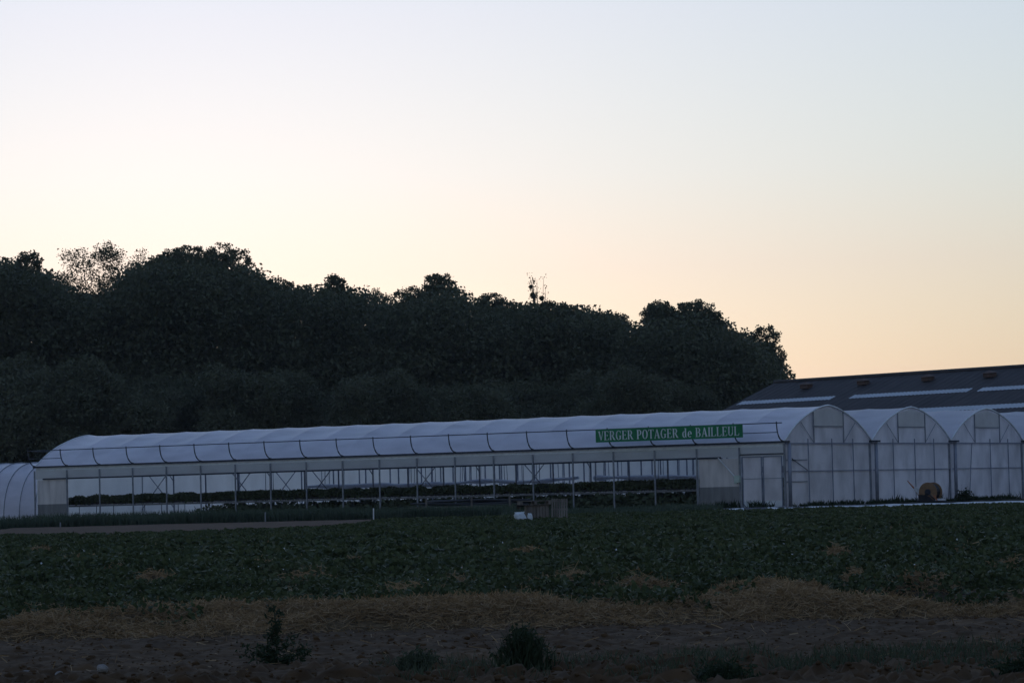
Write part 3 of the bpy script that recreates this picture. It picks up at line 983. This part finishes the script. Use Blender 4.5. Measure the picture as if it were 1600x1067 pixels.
for x in (4.9, 10.6, 16.8, 22.5, 28.2):
    vm = MB().box((x, -1.6, rz_(1.6) + .14), (.75, .5, .3))
    vm.add([(x - .5, -1.95, rz_(1.6) + .25), (x + .5, -1.95, rz_(1.6) + .25), (x + .45, -1.25, rz_(1.6) + .31), (x - .45, -1.25, rz_(1.6) + .31), (x, -1.6, rz_(1.6) + .45)],
           [(0, 1, 4), (1, 2, 4), (2, 3, 4), (3, 0, 4)])
    vm.build('roof_vent', M['vent'], rf)

# ------------------------------------------------------------------ trees
def crown_points(lobes, clumps, leaves, spread, r, fill=.25):
    """clump centres on the skins of the lobes, leaves round each of them"""
    wts = np.array([l[3] * l[5] for l in lobes]); wts = wts / wts.sum()
    idx = r.choice(len(lobes), clumps, p=wts)
    L = np.array(lobes)
    d = r.normal(size=(clumps, 3)); d /= np.linalg.norm(d, axis=1)[:, None]
    rad = np.where(r.random(clumps) < fill, r.random(clumps) ** .5 * .8, r.uniform(.8, 1.0, clumps))
    c = L[idx, :3] + d * L[idx, 3:6] * rad[:, None]
    k = r.integers(max(2, int(leaves * .4)), int(leaves * 1.6), clumps)
    P = np.repeat(c, k, 0)
    d = r.normal(size=P.shape); d *= (r.random((len(P), 1)) ** .4 * 1.5) / np.linalg.norm(d, axis=1)[:, None]
    P = P + d * spread * np.array([1, 1, .75])
    return P, c


def sub_lobes(rx, rz, zc, n, r, size=.36, flat=1.0):
    out = [(0, 0, zc, rx * .72, rx * .72 * flat, rz * .76)]
    for i in range(n):
        th = 2 * math.pi * (i * .618034 + r.uniform(-.1, .1)); cz = r.uniform(-.6, 1.0)
        ch = math.sqrt(max(0, 1 - cz * cz)) ** .7
        sc = r.uniform(.75, 1.2) * size
        out.append((math.cos(th) * ch * rx * .72, math.sin(th) * ch * rx * .72 * flat, zc + cz * rz * .74, rx * sc, rx * sc * flat, rx * sc * .85))
    return out


def make_tree(name, loc, H, rx, zc, rz, mat, label, cat='tree', group=None, nl=13, clumps=420, leaves=22, spread=.33, leaf=.40, fill=.25, seed=0, size=.36, trunk_r=None, extra=None, limb_n=9):
    r = np.random.default_rng(seed)
    root = empty(name, loc)
    tag(root, label, cat, group)
    lobes = sub_lobes(rx, rz, zc, nl, r, size)
    # keep the top at H
    top = max(l[2] + l[5] for l in lobes); dz = H - top
    lobes = [(l[0], l[1], l[2] + dz * max(0, (l[2] - zc + rz) / (2 * rz)), *l[3:]) for l in lobes]
    clumps = int(clumps * 3.2); leaf *= .7; leaves = int(leaves * 1.15)
    P, cs = crown_points(lobes, clumps, leaves, spread, r, fill)
    P = P[P[:, 2] > .3]
    v, f = cards(P, leaf, up=.25, aspect=.62, r=r)
    cr = npmesh('crown', v, f, mat, root)
    tr = trunk_r or max(.12, H * .014)
    mb = MB()
    zt = zc + rz * .45
    pts = [(r.normal() * .12 * k, r.normal() * .12 * k, zt * k / 5) for k in range(6)]; pts[0] = (0, 0, -.1)
    mb.tube(pts, [tr * (1.25 if k == 0 else 1 - .15 * k) for k in range(6)], 7)
    pick = r.choice(len(cs), min(limb_n, len(cs)), replace=False)
    for q in pick:
        c = cs[q]
        k0 = r.uniform(.35, .9)
        a = np.array([np.interp(k0 * 5, range(6), [p[i] for p in pts]) for i in range(3)])
        mid = (a + c) / 2 + np.array([0, 0, -.08 * np.linalg.norm(c - a)])
        mb.tube([a, mid, c], [tr * .42, tr * .26, tr * .08], 5)
    mb.build('trunk', M['bark'], root, smooth=True)
    return root


TF = 1.36        # the wood stands well behind the buildings
def tree_at(px, top, halfw, Y, **kw):
    """a tree whose crown is centred on photo column px, topped at row top, halfw columns wide to each side"""
    Y *= TF; X = at(px, Y); H = zat(px, top, Y); rx = 1.14 * halfw * Y / F
    zlow = kw.pop('low', .22)
    zc = H * (1 + zlow) / 2; rz = H * (1 - zlow) / 2
    return make_tree(kw.pop('name', 'broadleaf_tree'), (X, Y, 0), H, rx, zc, rz, kw.pop('mat', M['leaf_a']), **kw)


SK = 'trees along the skyline of the wood'
tree_at(20, 388, 62, 262, label='dark rounded tree cut by the left edge, topping the wood there', group=SK, seed=1, clumps=520, leaves=26)
tree_at(146, 374, 62, 276, label='airy feathery tree on the skyline with pale sky showing through its crown', group=SK, seed=2, mat=M['leaf_b'], clumps=300, leaves=13, spread=.42, leaf=.33, fill=.45, low=.5, nl=18, size=.26, limb_n=24, trunk_r=.2, name='feathery_tree')
tree_at(222, 372, 36, 279, label='narrow ragged tree between the feathery tree and the tallest oak', group=SK, seed=3, mat=M['leaf_b'], clumps=190, leaves=18, spread=.5, leaf=.3, low=.4, limb_n=18)
tree_at(312, 377, 122, 268, label='tallest and broadest oak of the skyline with a knobbly dome', group=SK, seed=4, clumps=1150, leaves=25, nl=22, size=.26, name='oak_tree')
tree_at(462, 434, 66, 270, label='low shoulder tree just right of the broad oak', group=SK, seed=5, clumps=520, leaves=24)
tree_at(532, 428, 34, 266, label='small rounded crown standing proud right of the shoulder tree', group=SK, seed=6, clumps=300, leaves=22)
tree_at(588, 448, 34, 280, label='thin sparse crown low in the skyline left of the twin domed tree', group=SK, seed=7, mat=M['leaf_b'], clumps=130, leaves=14, leaf=.3, low=.4, limb_n=16)
tree_at(664, 428, 72, 272, label='twin domed tree in the middle of the skyline', group=SK, seed=8, clumps=620, leaves=24, nl=16)
tree_at(782, 456, 56, 270, label='flat topped tree left of the mistletoe tree', group=SK, seed=9, clumps=460, leaves=24)
tree_at(882, 459, 56, 262, label='dark dome right of the mistletoe tree', group=SK, seed=11, clumps=520, leaves=26)
tree_at(952, 488, 40, 274, label='low crown filling the gap left of the broad right hand dome', group=SK, seed=12, clumps=320, leaves=22)
tree_at(1056, 468, 92, 266, label='broad smooth dome, the largest crown in the right half of the wood', group=SK, seed=13, clumps=950, leaves=25, nl=20, size=.28)
tree_at(1178, 506, 58, 274, label='rightmost tree of the wood, its ragged edge above the barn roof', group=SK, seed=14, clumps=600, leaves=22, nl=16, low=.05)

# the thin tree with mistletoe balls
Ym = 272 * TF; Xm = at(842, Ym); Hm = zat(842, 430, Ym)
mt_ = empty('mistletoe_tree', (Xm, Ym, 0)); tag(mt_, 'spindly tree rising above the skyline with dark mistletoe balls', 'tree', SK)
mb = MB(); tips = []
r = np.random.default_rng(77)
mb.tube([(0, 0, -.1), (.1, 0, Hm * .5), (0, 0, Hm * .82)], [.28, .2, .1], 6)
for k in range(16):
    z0 = Hm * r.uniform(.55, .82); dx = r.uniform(-1.05, 1.1); tz = min(Hm, Hm * r.uniform(.84, 1.0))
    if k < 4: dx = (-.85, -.5, .75, .95)[k]; tz = Hm * (1.0, .97, .99, .95)[k]
    e = (dx, r.uniform(-.8, .8), tz)
    mb.tube([(0, 0, z0), (dx * .6, e[1] * .6, (z0 + tz) / 2), e], [.07, .045, .015], 5)
    for q in np.linspace(.3, 1, 6):
        tips.append((dx * (.6 + .4 * q), e[1] * q, z0 + (tz - z0) * q))
mb.build('trunk', M['bark'], mt_, smooth=True)
P = np.repeat(np.array(tips), 6, 0); P = P + r.normal(size=P.shape) * .2
v, f = cards(P, .24, r=r, aspect=.5); npmesh('crown', v, f, M['leaf_b'], mt_)
for (bx, bz, br) in ((-.5, zat(836, 462, Ym), .42), (.45, zat(848, 466, Ym), .3), (-.75, zat(832, 448, Ym), .24)):
    P = r.normal(size=(420, 3)); P /= np.linalg.norm(P, axis=1)[:, None]; P *= br * r.uniform(.3, 1, (420, 1)); P += (bx, 0, bz)
    v, f = cards(P, .2, r=r, aspect=.4); npmesh('mistletoe', v, f, M['leaf_a'], mt_)

# the body of the wood below the skyline, one mass
prof_x = [-60, 20, 80, 110, 165, 200, 260, 400, 440, 560, 600, 700, 760, 820, 930, 980, 1100, 1180, 1235]
prof_y = [394, 398, 424, 450, 460, 412, 393, 408, 440, 442, 464, 438, 468, 468, 472, 500, 480, 524, 580]
n = 23000
px = np.concatenate([rng.uniform(-110, 1222, n - 4500), rng.uniform(-110, 330, 4500)]); Y = rng.uniform(255, 283, n) * TF
tops = np.interp(px, prof_x, prof_y)
ztop = EYE + (773 - .0252 * (px - 806) - tops) * Y / F
zz = ztop * (1 - rng.random(n) * .97) - 1.2
C = np.stack([(px - 800) / F * Y, Y, np.maximum(.5, zz)], 1)
P = np.repeat(C, 34, 0) + np.clip(rng.normal(size=(n * 34, 3)), -1.3, 1.3) * np.array([1.0, 1.0, .7])
v, f = cards(P, .40, up=.25, aspect=.7)
o = npmesh('wood', v, f, M['leaf_a'])
tag(o, 'dark leafy body of the wood below its skyline', 'wood', kind='stuff')

# understory along the wood's edge
UG = 'smaller trees along the shaded foot of the wood'
protos = []
for k in range(4):
    t = make_tree('understory_tree', (0, 0, 0), 9.0, 3.6, 4.7, 4.4, M['leaf_c'], 'dim leafy tree at the shaded foot of the wood behind the greenhouse', group=UG, seed=200 + k, clumps=520, leaves=22, nl=10, size=.4, leaf=.27, spread=.4)
    protos.append(t)
spots = []
for k, px in enumerate(range(-30, 1200, 56)):
    top = np.interp(px, [0, 150, 300, 500, 800, 1100, 1200], [560, 590, 585, 600, 585, 590, 610]) + random.uniform(-22, 22)
    spots.append((px + random.uniform(-15, 15), top, random.uniform(243, 253) * TF))
for k, (px, top, Y) in enumerate(spots):
    t = protos[k] if k < 4 else copy_tree(protos[k % 4])
    if px > 1020: Y = (252 + (px - 1020) * .07) * TF
    t.location = (at(px, Y), Y, 0)
    s_ = zat(px, top, Y) / 9.0
    t.scale = (s_ * random.uniform(.9, 1.15), s_, s_)
    t.rotation_euler.z = random.uniform(0, 6.28)

# ------------------------------------------------------------------ grass and small plants
def blades(name, X, Y, Z, h, w, mat, lean=.25, parent=None, r=rng):
    n = len(X)
    P = np.stack([X, Y, Z], 1); h = (h * np.ones(n))[:, None] * r.uniform(.6, 1.15, (n, 1))
    d = r.normal(size=(n, 3)) * lean; d[:, 2] = 1; d /= np.linalg.norm(d, axis=1)[:, None]
    a = r.uniform(0, math.pi, n); wv = np.stack([np.cos(a), np.sin(a), 0 * a], 1) * w
    mid = P + d * h * .55; tip = P + d * h + np.stack([r.normal(0, .1, n), r.normal(0, .1, n), -.05 * np.ones(n)], 1) * h
    v = np.stack([P - wv, P + wv, mid + wv * .8, mid - wv * .8, tip], 1).reshape(-1, 3)
    b = np.arange(n)[:, None] * 5
    q = np.concatenate([b + [0, 1, 2, 3], b + [3, 2, 4, 4]], 1).reshape(-1, 4)
    me = bpy.data.meshes.new(name)
    me.from_pydata(v.tolist(), [], [t for i in range(n) for t in ((5 * i, 5 * i + 1, 5 * i + 2, 5 * i + 3), (5 * i + 3, 5 * i + 2, 5 * i + 4))])
    me.materials.append(mat)
    o = bpy.data.objects.new(name, me); COL.objects.link(o)
    if parent is not None: o.parent = parent
    return o


n = 16000
X = rng.uniform(at(-50, 140), at(800, 140), n); Y = rng.uniform(137.4, 141.5, n)
o = blades('tall_grass', X, Y, gz(Y), .62 * (.75 + .4 * vnoise(X * .5, Y * .5, 5)), .022, M['blade'], .12)
tag(o, 'tall grey green grass strip along the foot of the open greenhouse side', 'grass', kind='stuff')
n = 6500
X = rng.uniform(at(780, 140), at(1110, 140), n); Y = rng.uniform(134, 141, n)
o = blades('low_grass', X, Y, gz(Y), .34 * (.6 + .8 * vnoise(X * .6, Y * .5, 6)), .022, M['blade'], .25)
tag(o, 'lower grass beside the wooden bin before the greenhouse', 'grass', kind='stuff')
# weeds hugging the walls
xs_ = []; ys_ = []; hs = []
for k in range(240):
    s_ = rng.uniform(-LEN, 0); a = gpt(s_, -.5 - rng.random() * .5, 0)
    hh_ = rng.uniform(.12, .5) * (1.2 if rng.random() < .2 else .8)
    if k > 130:
        a = gpt(.5 + rng.random() * .4, rng.uniform(.2, 26), 0); hh_ = rng.uniform(.08, .4) * (1.5 if rng.random() < .12 else .7)
    m = 26
    xs_ += list(a[0] + rng.normal(0, .22, m)); ys_ += list(a[1] + rng.normal(0, .15, m)); hs += [hh_] * m
o = blades('wall_weeds', np.array(xs_), np.array(ys_), 0 * np.array(xs_), np.array(hs) * 1.2, .025, M['weed'], .35)
tag(o, 'straggly weeds growing along the foot of the greenhouse walls', 'weeds', kind='stuff')

# taller foreground weeds, each its own plant
def weed(kind, px, py, top, label, seed, Y=None, wid=.3):
    r = np.random.default_rng(seed)
    Yg = Y or (EYE + .65) * F / (py - hz(px))
    X = at(px, Yg); z0 = float(zsoil(np.array([X]), np.array([Yg]))[0]) - .02
    H = (py - top) * Yg / F
    root = empty(kind, (X, Yg, z0)); tag(root, label, 'weed', 'weeds on the bare soil in front')
    if kind == 'spired_weed':
        mb = MB(); mb.tube([(0, 0, 0), (.02, 0, H * .5), (-.015, 0, H)], [.012, .009, .004], 5)
        P = []
        for k in range(46):
            q = r.random() ** 1.9; z = H * (.03 + .93 * q); ln = wid * ((1.05 - q) if q < .38 else .24) * r.uniform(.35, 1.0) + .03
            th = r.uniform(0, 6.28); e = np.array([math.cos(th) * ln, math.sin(th) * ln, z + ln * .35])
            mb.tube([(0, 0, z), e], [.005, .003], 4)
            m = int(7 + 30 * (1 - q) ** 1.5)
            P.append(np.array([0, 0, z]) + (e - np.array([0, 0, z])) * r.uniform(.2, 1.05, (m, 1)) + r.normal(0, .022, (m, 3)))
        mb.build('stem', M['weed'], root)
        v, f = cards(np.concatenate(P), .05, up=.3, aspect=.4, r=r); npmesh('foliage', v, f, M['weed'], root)
    else:
        n = 520
        a = r.normal(0, wid * .3, n); b = r.normal(0, wid * .3, n)
        hgt = H * (1.05 - .9 * np.minimum(1, np.abs(a) / wid) ** 1.3) * r.uniform(.5, 1, n)
        blades('blades', a, b, 0 * a, hgt, .007, M['weed_pale'] if 'pale' in label else M['weed'], .22, root, r)
        q = np.repeat(np.stack([a, b, hgt * .75], 1)[:260], 3, 0); q = q + r.normal(0, .03, q.shape)
        v, f = cards(q, .05, up=.3, aspect=.35, r=r); npmesh('foliage', v, f, M['weed_pale'] if 'pale' in label else M['weed'], root)
    return root


weed('spired_weed', 420, 1040, 940, 'dark spire shaped weed left of centre, rising above the straw band', 301, wid=.38)
weed('bushy_weed', 805, 1052, 968, 'dense bushy weed on the bare soil in the middle, the biggest tuft', 302, wid=.36)
weed('bushy_weed', 640, 1050, 1012, 'small pale tuft left of the biggest bushy weed', 303, wid=.3)
weed('bushy_weed', 1115, 1064, 1026, 'low dark tuft at the bottom right of centre', 304, wid=.42)
#weed('bushy_weed', 1215, 1066, 1024, 'pale low tuft beside the low dark one at the bottom', 305, wid=.45)
#weed('bushy_weed', 1335, 1068, 1020, 'pale broad tuft on the soil between the low tufts and the right edge', 306, wid=.5)
#weed('bushy_weed', 1480, 1070, 1015, 'pale upright tuft left of the corner plant', 307, wid=.45)
weed('spired_weed', 1590, 1060, 1000, 'tall pale green plant at the bottom right corner', 308, wid=.4)
#weed('bushy_weed', 560, 1062, 1030, 'tiny grass tuft beside the white stones', 309, wid=.35)
#weed('bushy_weed', 960, 1066, 1022, 'thin pale tuft right of the biggest bushy weed', 310, wid=.4)
n = 5200
px = np.concatenate([rng.normal(1330, 190, n // 2), rng.uniform(560, 1640, n // 2)]); Y = rng.uniform(26.6, 30.5, n); X = (px - 800) / F * Y
k = vnoise(X * 1.6, Y * 1.3, 15) > .45; X, Y = X[k], Y[k]
o = blades('sparse_grass', X, Y, zsoil(X, Y), .14, .005, M['weed_pale'], .45)
tag(o, 'sparse grass growing over the bare soil at the bottom right', 'grass', kind='stuff')

# pale stones
def stone(px, py, rad, label, seed):
    Y = (EYE + .65) * F / (py - hz(px)); X = at(px, Y)
    r = np.random.default_rng(seed); mb = MB(); vs = []; fs = []
    nu, nv = 10, 7
    for a in range(nv + 1):
        for b in range(nu):
            th = math.pi * a / nv; ph = 2 * math.pi * b / nu
            q = rad * (1 + .25 * float(vnoise(3 * math.cos(ph) * math.sin(th) + 7, 3 * math.sin(ph) * math.sin(th) + 3 * math.cos(th), seed)) - .12)
            vs.append((q * 1.25 * math.sin(th) * math.cos(ph), q * math.sin(th) * math.sin(ph), q * .8 * math.cos(th)))
    for a in range(nv):
        for b in range(nu):
            fs.append((a * nu + b, a * nu + (b + 1) % nu, (a + 1) * nu + (b + 1) % nu, (a + 1) * nu + b))
    o = MB().add(vs, fs).build('stone', M['stone'], None)
    o.location = (X, Y, float(zsoil(np.array([X]), np.array([Y]))[0]) + rad * .1)
    o.rotation_euler = (0, .2, r.uniform(0, 6))
    tag(o, label, 'stone', 'pale stones on the bare soil')
stone(604, 1046, .036, 'whitish upright stone near the bottom edge, left of the small pale tuft', 1)
stone(671, 1054, .034, 'whitish flat stone just right of the small pale tuft', 2)
stone(622, 1058, .03, 'tan stone below the small pale tuft, between the two whitish stones', 3)
stone(150, 1056, .05, 'largest pale grey stone at the bottom left', 4)
stone(82, 1058, .04, 'grey stone left of the largest pale one', 5)
stone(30, 1056, .045, 'grey stone nearest the bottom left corner', 6)

# ------------------------------------------------------------------ objects before the greenhouse
def gnd(px, Y): return (at(px, Y), Y, float(gz(Y)) + .015)
# stakes
def stake(px, Y, top, label, mat='white_paint'):
    x, y, z = gnd(px, Y); H = zat(px, top, Y) - z
    o = MB().tube([(0, 0, -.1), (.01, 0, H * .96), (.01, 0, H)], [.03, .028, .012], 6).build('stake', M[mat], None)
    o.location = (x, y, z); tag(o, label, 'stake', 'thin stakes along the grass strip')
stake(577, 136.6, 794, 'pale thin stake before the grass strip, nearest the wooden bin', 'pale_steel')
stake(408, 137.0, 800, 'dim thin stake in the grass strip, midway along the open side', 'steel')
stake(88, 137.2, 816, 'short thin stake in the grass near the left end of the greenhouse', 'steel')

# wooden bin with a pallet laid over it, an upright pallet leaning beside
bx, by, bz = gnd(832, 125)
WB = empty('wooden_bin', (bx, by, bz), R(8)); tag(WB, 'weathered wooden bin with an overhanging top, left of the upright pallet', 'bin')
mb = MB()
for k in range(7):
    mb.box((-.36 + k * .12, -.3, .3), (.1, .025, .56))
for k in range(5):
    mb.box((-.43, -.24 + k * .12, .3), (.025, .1, .56)); mb.box((.43, -.24 + k * .12, .3), (.025, .1, .56))
for k in range(7):
    mb.box((-.36 + k * .12, .3, .3), (.1, .025, .56))
mb.build('side_boards', M['wood'], WB)
for sx in (-.39, .39):
    for sy in (-.265, .265):
        MB().box((sx, sy, .3), (.045, .045, .6)).build('leg', M['wood'], WB)
mb = MB()
for k in range(6):
    mb.box((-.1, -.4 + k * .16, .755), (1.25, .12, .022))
for k in range(3):
    mb.box((-.65 + k * .55, 0, .68), (.1, .9, .12))
mb.box((-.1, -.36, .61), (1.25, .1, .02)); mb.box((-.1, .36, .61), (1.25, .1, .02))
mb.build('top_pallet', M['wood'], WB)
px_, py_, pz_ = gnd(867, 124.6)
WP = empty('wooden_pallet', (px_, py_, pz_), R(4)); WP.rotation_euler = (R(-9), R(2), R(4)); tag(WP, 'upright slatted pallet leaning against the right side of the wooden bin', 'pallet')
for k in range(7):
    MB().box((-.28 + k * .093, -.05, .42), (.062, .022, .82)).build('slat', M['wood'], WP)
for z in (.1, .42, .74):
    MB().box((0, -.015, z), (.66, .045, .07)).build('batten', M['wood'], WP)

def bag(px, Y, w, h, label, seed):
    r = np.random.default_rng(seed); vs = []; fs = []; nu, nv = 14, 9
    for a in range(nv + 1):
        t = a / nv
        for b in range(nu):
            ph = 2 * math.pi * b / nu
            q = 1 / max(abs(math.cos(ph)), abs(math.sin(ph))) ** .6        # a squarish sack
            fold = 1 + .7 * (float(vnoise(2.4 * math.cos(ph) + 5, 4 * t + 2.4 * math.sin(ph), seed)) - .5)
            wd2 = w / 2 * q * fold * (.8 + .35 * math.sin(math.pi * min(1, t * .9)))
            vs.append((wd2 * math.cos(ph) - .25 * w * t, wd2 * .7 * math.sin(ph), h * t * (1 + .35 * (float(vnoise(1.7 * math.cos(ph) + 9, 1.7 * math.sin(ph), seed + 2)) - .5))))
    for a in range(nv):
        for b in range(nu):
            fs.append((a * nu + b, a * nu + (b + 1) % nu, (a + 1) * nu + (b + 1) % nu, (a + 1) * nu + b))
    fs.append(tuple(range(nv * nu, nv * nu + nu)))
    o = MB().add(vs, fs).build('plastic_bag', M['bag'], None, smooth=True); o.location = gnd(px, Y); tag(o, label, 'bag')
bag(808, 124, .38, .34, 'larger white plastic bag slumped left of the wooden bin', 3)
bag(822, 123.6, .15, .3, 'narrow white bag between the larger bag and the wooden bin', 5)

# stack of black pipes on the ground with stakes holding it
PS = empty('pipe_stack', gpt(-17.5, -2.2, 0), -AL); tag(PS, 'long stack of black irrigation pipes lying along the greenhouse foot', 'pipes')
for k in range(11):
    row = k // 4; L_ = 7.2 - .5 * row + rng.uniform(-.6, .6); x0 = rng.uniform(-.6, .6)
    a = np.linspace(-L_ / 2, L_ / 2, 9)
    MB().tube([(x0 + q, -.35 + (k % 4) * .19 + row * .06, .42 + row * .13 + .04 * math.sin(q * .8 + k)) for q in a], .055, 6).build('pipe', M['black_plastic'], PS, smooth=True)
for x in (-2.6, .3, 2.7):
    MB().box((x, -.1, .18), (.1, .9, .36)).build('support', M['wood'], PS)
    MB().box((x, -.58, .45), (.09, .06, .85)).build('support', M['wood'], PS)
MB().box((-1.0, -.63, .38), (5.5, .04, .08)).build('support', M['wood'], PS)

# white mulch film along the field's far edge
def film(px0, px1, Y0, Y1, wdt, label, seed):
    n = 90; vs = []; fs = []
    for i in range(n + 1):
        q = px0 + (px1 - px0) * i / n; Y = Y0 + (Y1 - Y0) * i / n
        x = at(q, Y)
        wob = 1.3 * (fbm(x * .4, seed, 3, seed) - .5)
        hgt = .06 + .14 * max(0, float(fbm(x * .7, seed * 3.1, 3, seed + 5)) - .35)
        for k in range(6):
            t = k / 5
            vs.append((x, Y + wob + wdt * (t - .5), float(gz(Y)) + .03 + hgt * math.sin(math.pi * t) + .02 * float(vnoise(x * 3, t * 3, seed))))
    for i in range(n):
        for k in range(5):
            a = i * 6 + k; fs.append((a, a + 6, a + 7, a + 1))
    o = MB().add(vs, fs).build('mulch_film', M['mulch_film'], None, smooth=True); tag(o, label, 'plastic film')
film(1062, 1155, 136, 136.5, .35, 'short crumpled white film strip before the fixed side panel', 11)
film(1010, 1035, 137, 137, .4, 'smallest scrap of white film in the grass left of the other strips', 12)
film(1190, 1660, 134.8, 133.9, .28, 'longest white film strip along the far edge of the field before the gables', 13)
film(1255, 1640, 141, 140, .3, 'second thinner white film strip behind the longest one', 14)

# hose reel before the second gable
hx, hy = at(1447, 169.5), 169.5
HR = empty('hose_reel', (hx, hy, 0), R(-34)); HR.scale = (.88, .88, .86); tag(HR, 'ochre irrigation hose reel on a tilted frame before the second gable', 'hose reel')
def disc(mb, y0, y1, r, n=28, zc=.62, ri=0):
    vs = []; fs = []
    for y in (y0, y1):
        for k in range(n):
            t = 2 * math.pi * k / n; vs.append((r * math.cos(t), y, zc + r * math.sin(t)))
    fs.append(tuple(range(n))); fs.append(tuple(range(2 * n - 1, n - 1, -1)))
    for k in range(n):
        fs.append((k, n + k, n + (k + 1) % n, (k + 1) % n))
    return mb.add(vs, fs)
disc(MB(), -.36, -.32, .6).build('drum_side', M['reel'], HR)
disc(MB(), .34, .38, .6).build('drum_side', M['reel'], HR)
hb = MB()
for k in range(9):
    y = -.25 + k * .066
    hb.tube([(.47 * math.cos(t), y, .62 + .47 * math.sin(t)) for t in np.linspace(0, 2 * math.pi, 25)], .035, 6, cap=False)
hb.build('hose', M['black_plastic'], HR, smooth=True)
disc(MB(), -.39, -.362, .2, 20).build('hub', M['dark_steel'], HR)
fr = MB()
for y in (-.42, .42):
    fr.tube([(-.75, y, .12), (.8, y, .05)], .05, 6); fr.tube([(-.5, y, .13), (0, y, .62), (.55, y, .07)], .035, 5)
fr.tube([(-.75, -.42, .12), (-.75, .42, .12)], .05, 6); fr.tube([(.8, -.42, .05), (.8, .42, .05)], .05, 6)
fr.build('frame', M['dark_steel'], HR)
MB().prism([(-.58, .02), (.5, .02), (.16, .33), (-.1, .46), (-.58, .48)], -.47, -.44).build('guard_plate', M['black_plastic'], HR)
MB().tube([(-.62, -.1, .3), (-1.0, -.12, .85), (-1.45, -.12, 1.35)], [.06, .055, .03], 6).build('arm', M['orange'], HR)
MB().prism([(-.62, .42), (-.98, .86), (-.8, .98), (-.5, .8)], -.3, -.26).build('arm_plate', M['white_paint'], HR)
MB().box((.75, -.2, .16), (.45, .5, .12)).build('foot', M['white_paint'], HR)
MB().tube([(.45, -.46, .42), (.66, -.46, .1)], .05, 6).build('brace', M['orange'], HR)

# shrubby weed beside the third downpipe
a = gpt(.9, 2 * W - .2, 0)
sh = empty('wall_shrub', a); tag(sh, 'dark shrubby weed at the downpipe right of the hose reel', 'shrub')
r = np.random.default_rng(55); P = r.normal(size=(900, 3)) * np.array([.2, .18, .17]) + (0, 0, .22); P = P[P[:, 2] > .02]
v, f = cards(P, .11, r=r); npmesh('foliage', v, f, M['weed'], sh)
mb = MB()
for k in range(6):
    mb.tube([(0, 0, 0), (r.normal() * .13, r.normal() * .13, .4)], [.02, .008], 4)
mb.build('stem', M['bark'], sh)

# ------------------------------------------------------------------ the evening air
hm, nt, out = newmat('haze')
pv = nt.nodes.new('ShaderNodeVolumePrincipled')
pv.inputs['Color'].default_value = (.93, .95, 1, 1); pv.inputs['Density'].default_value = HAZE; pv.inputs['Anisotropy'].default_value = 0
nt.links.new(pv.outputs[0], out.inputs['Volume'])
hb = MB().box((0, 1000, 18.6), (3220, 2820, 40.8)).build('haze', hm, None)
tag(hb, 'thin evening haze in the air before the wood', 'haze', kind='stuff')
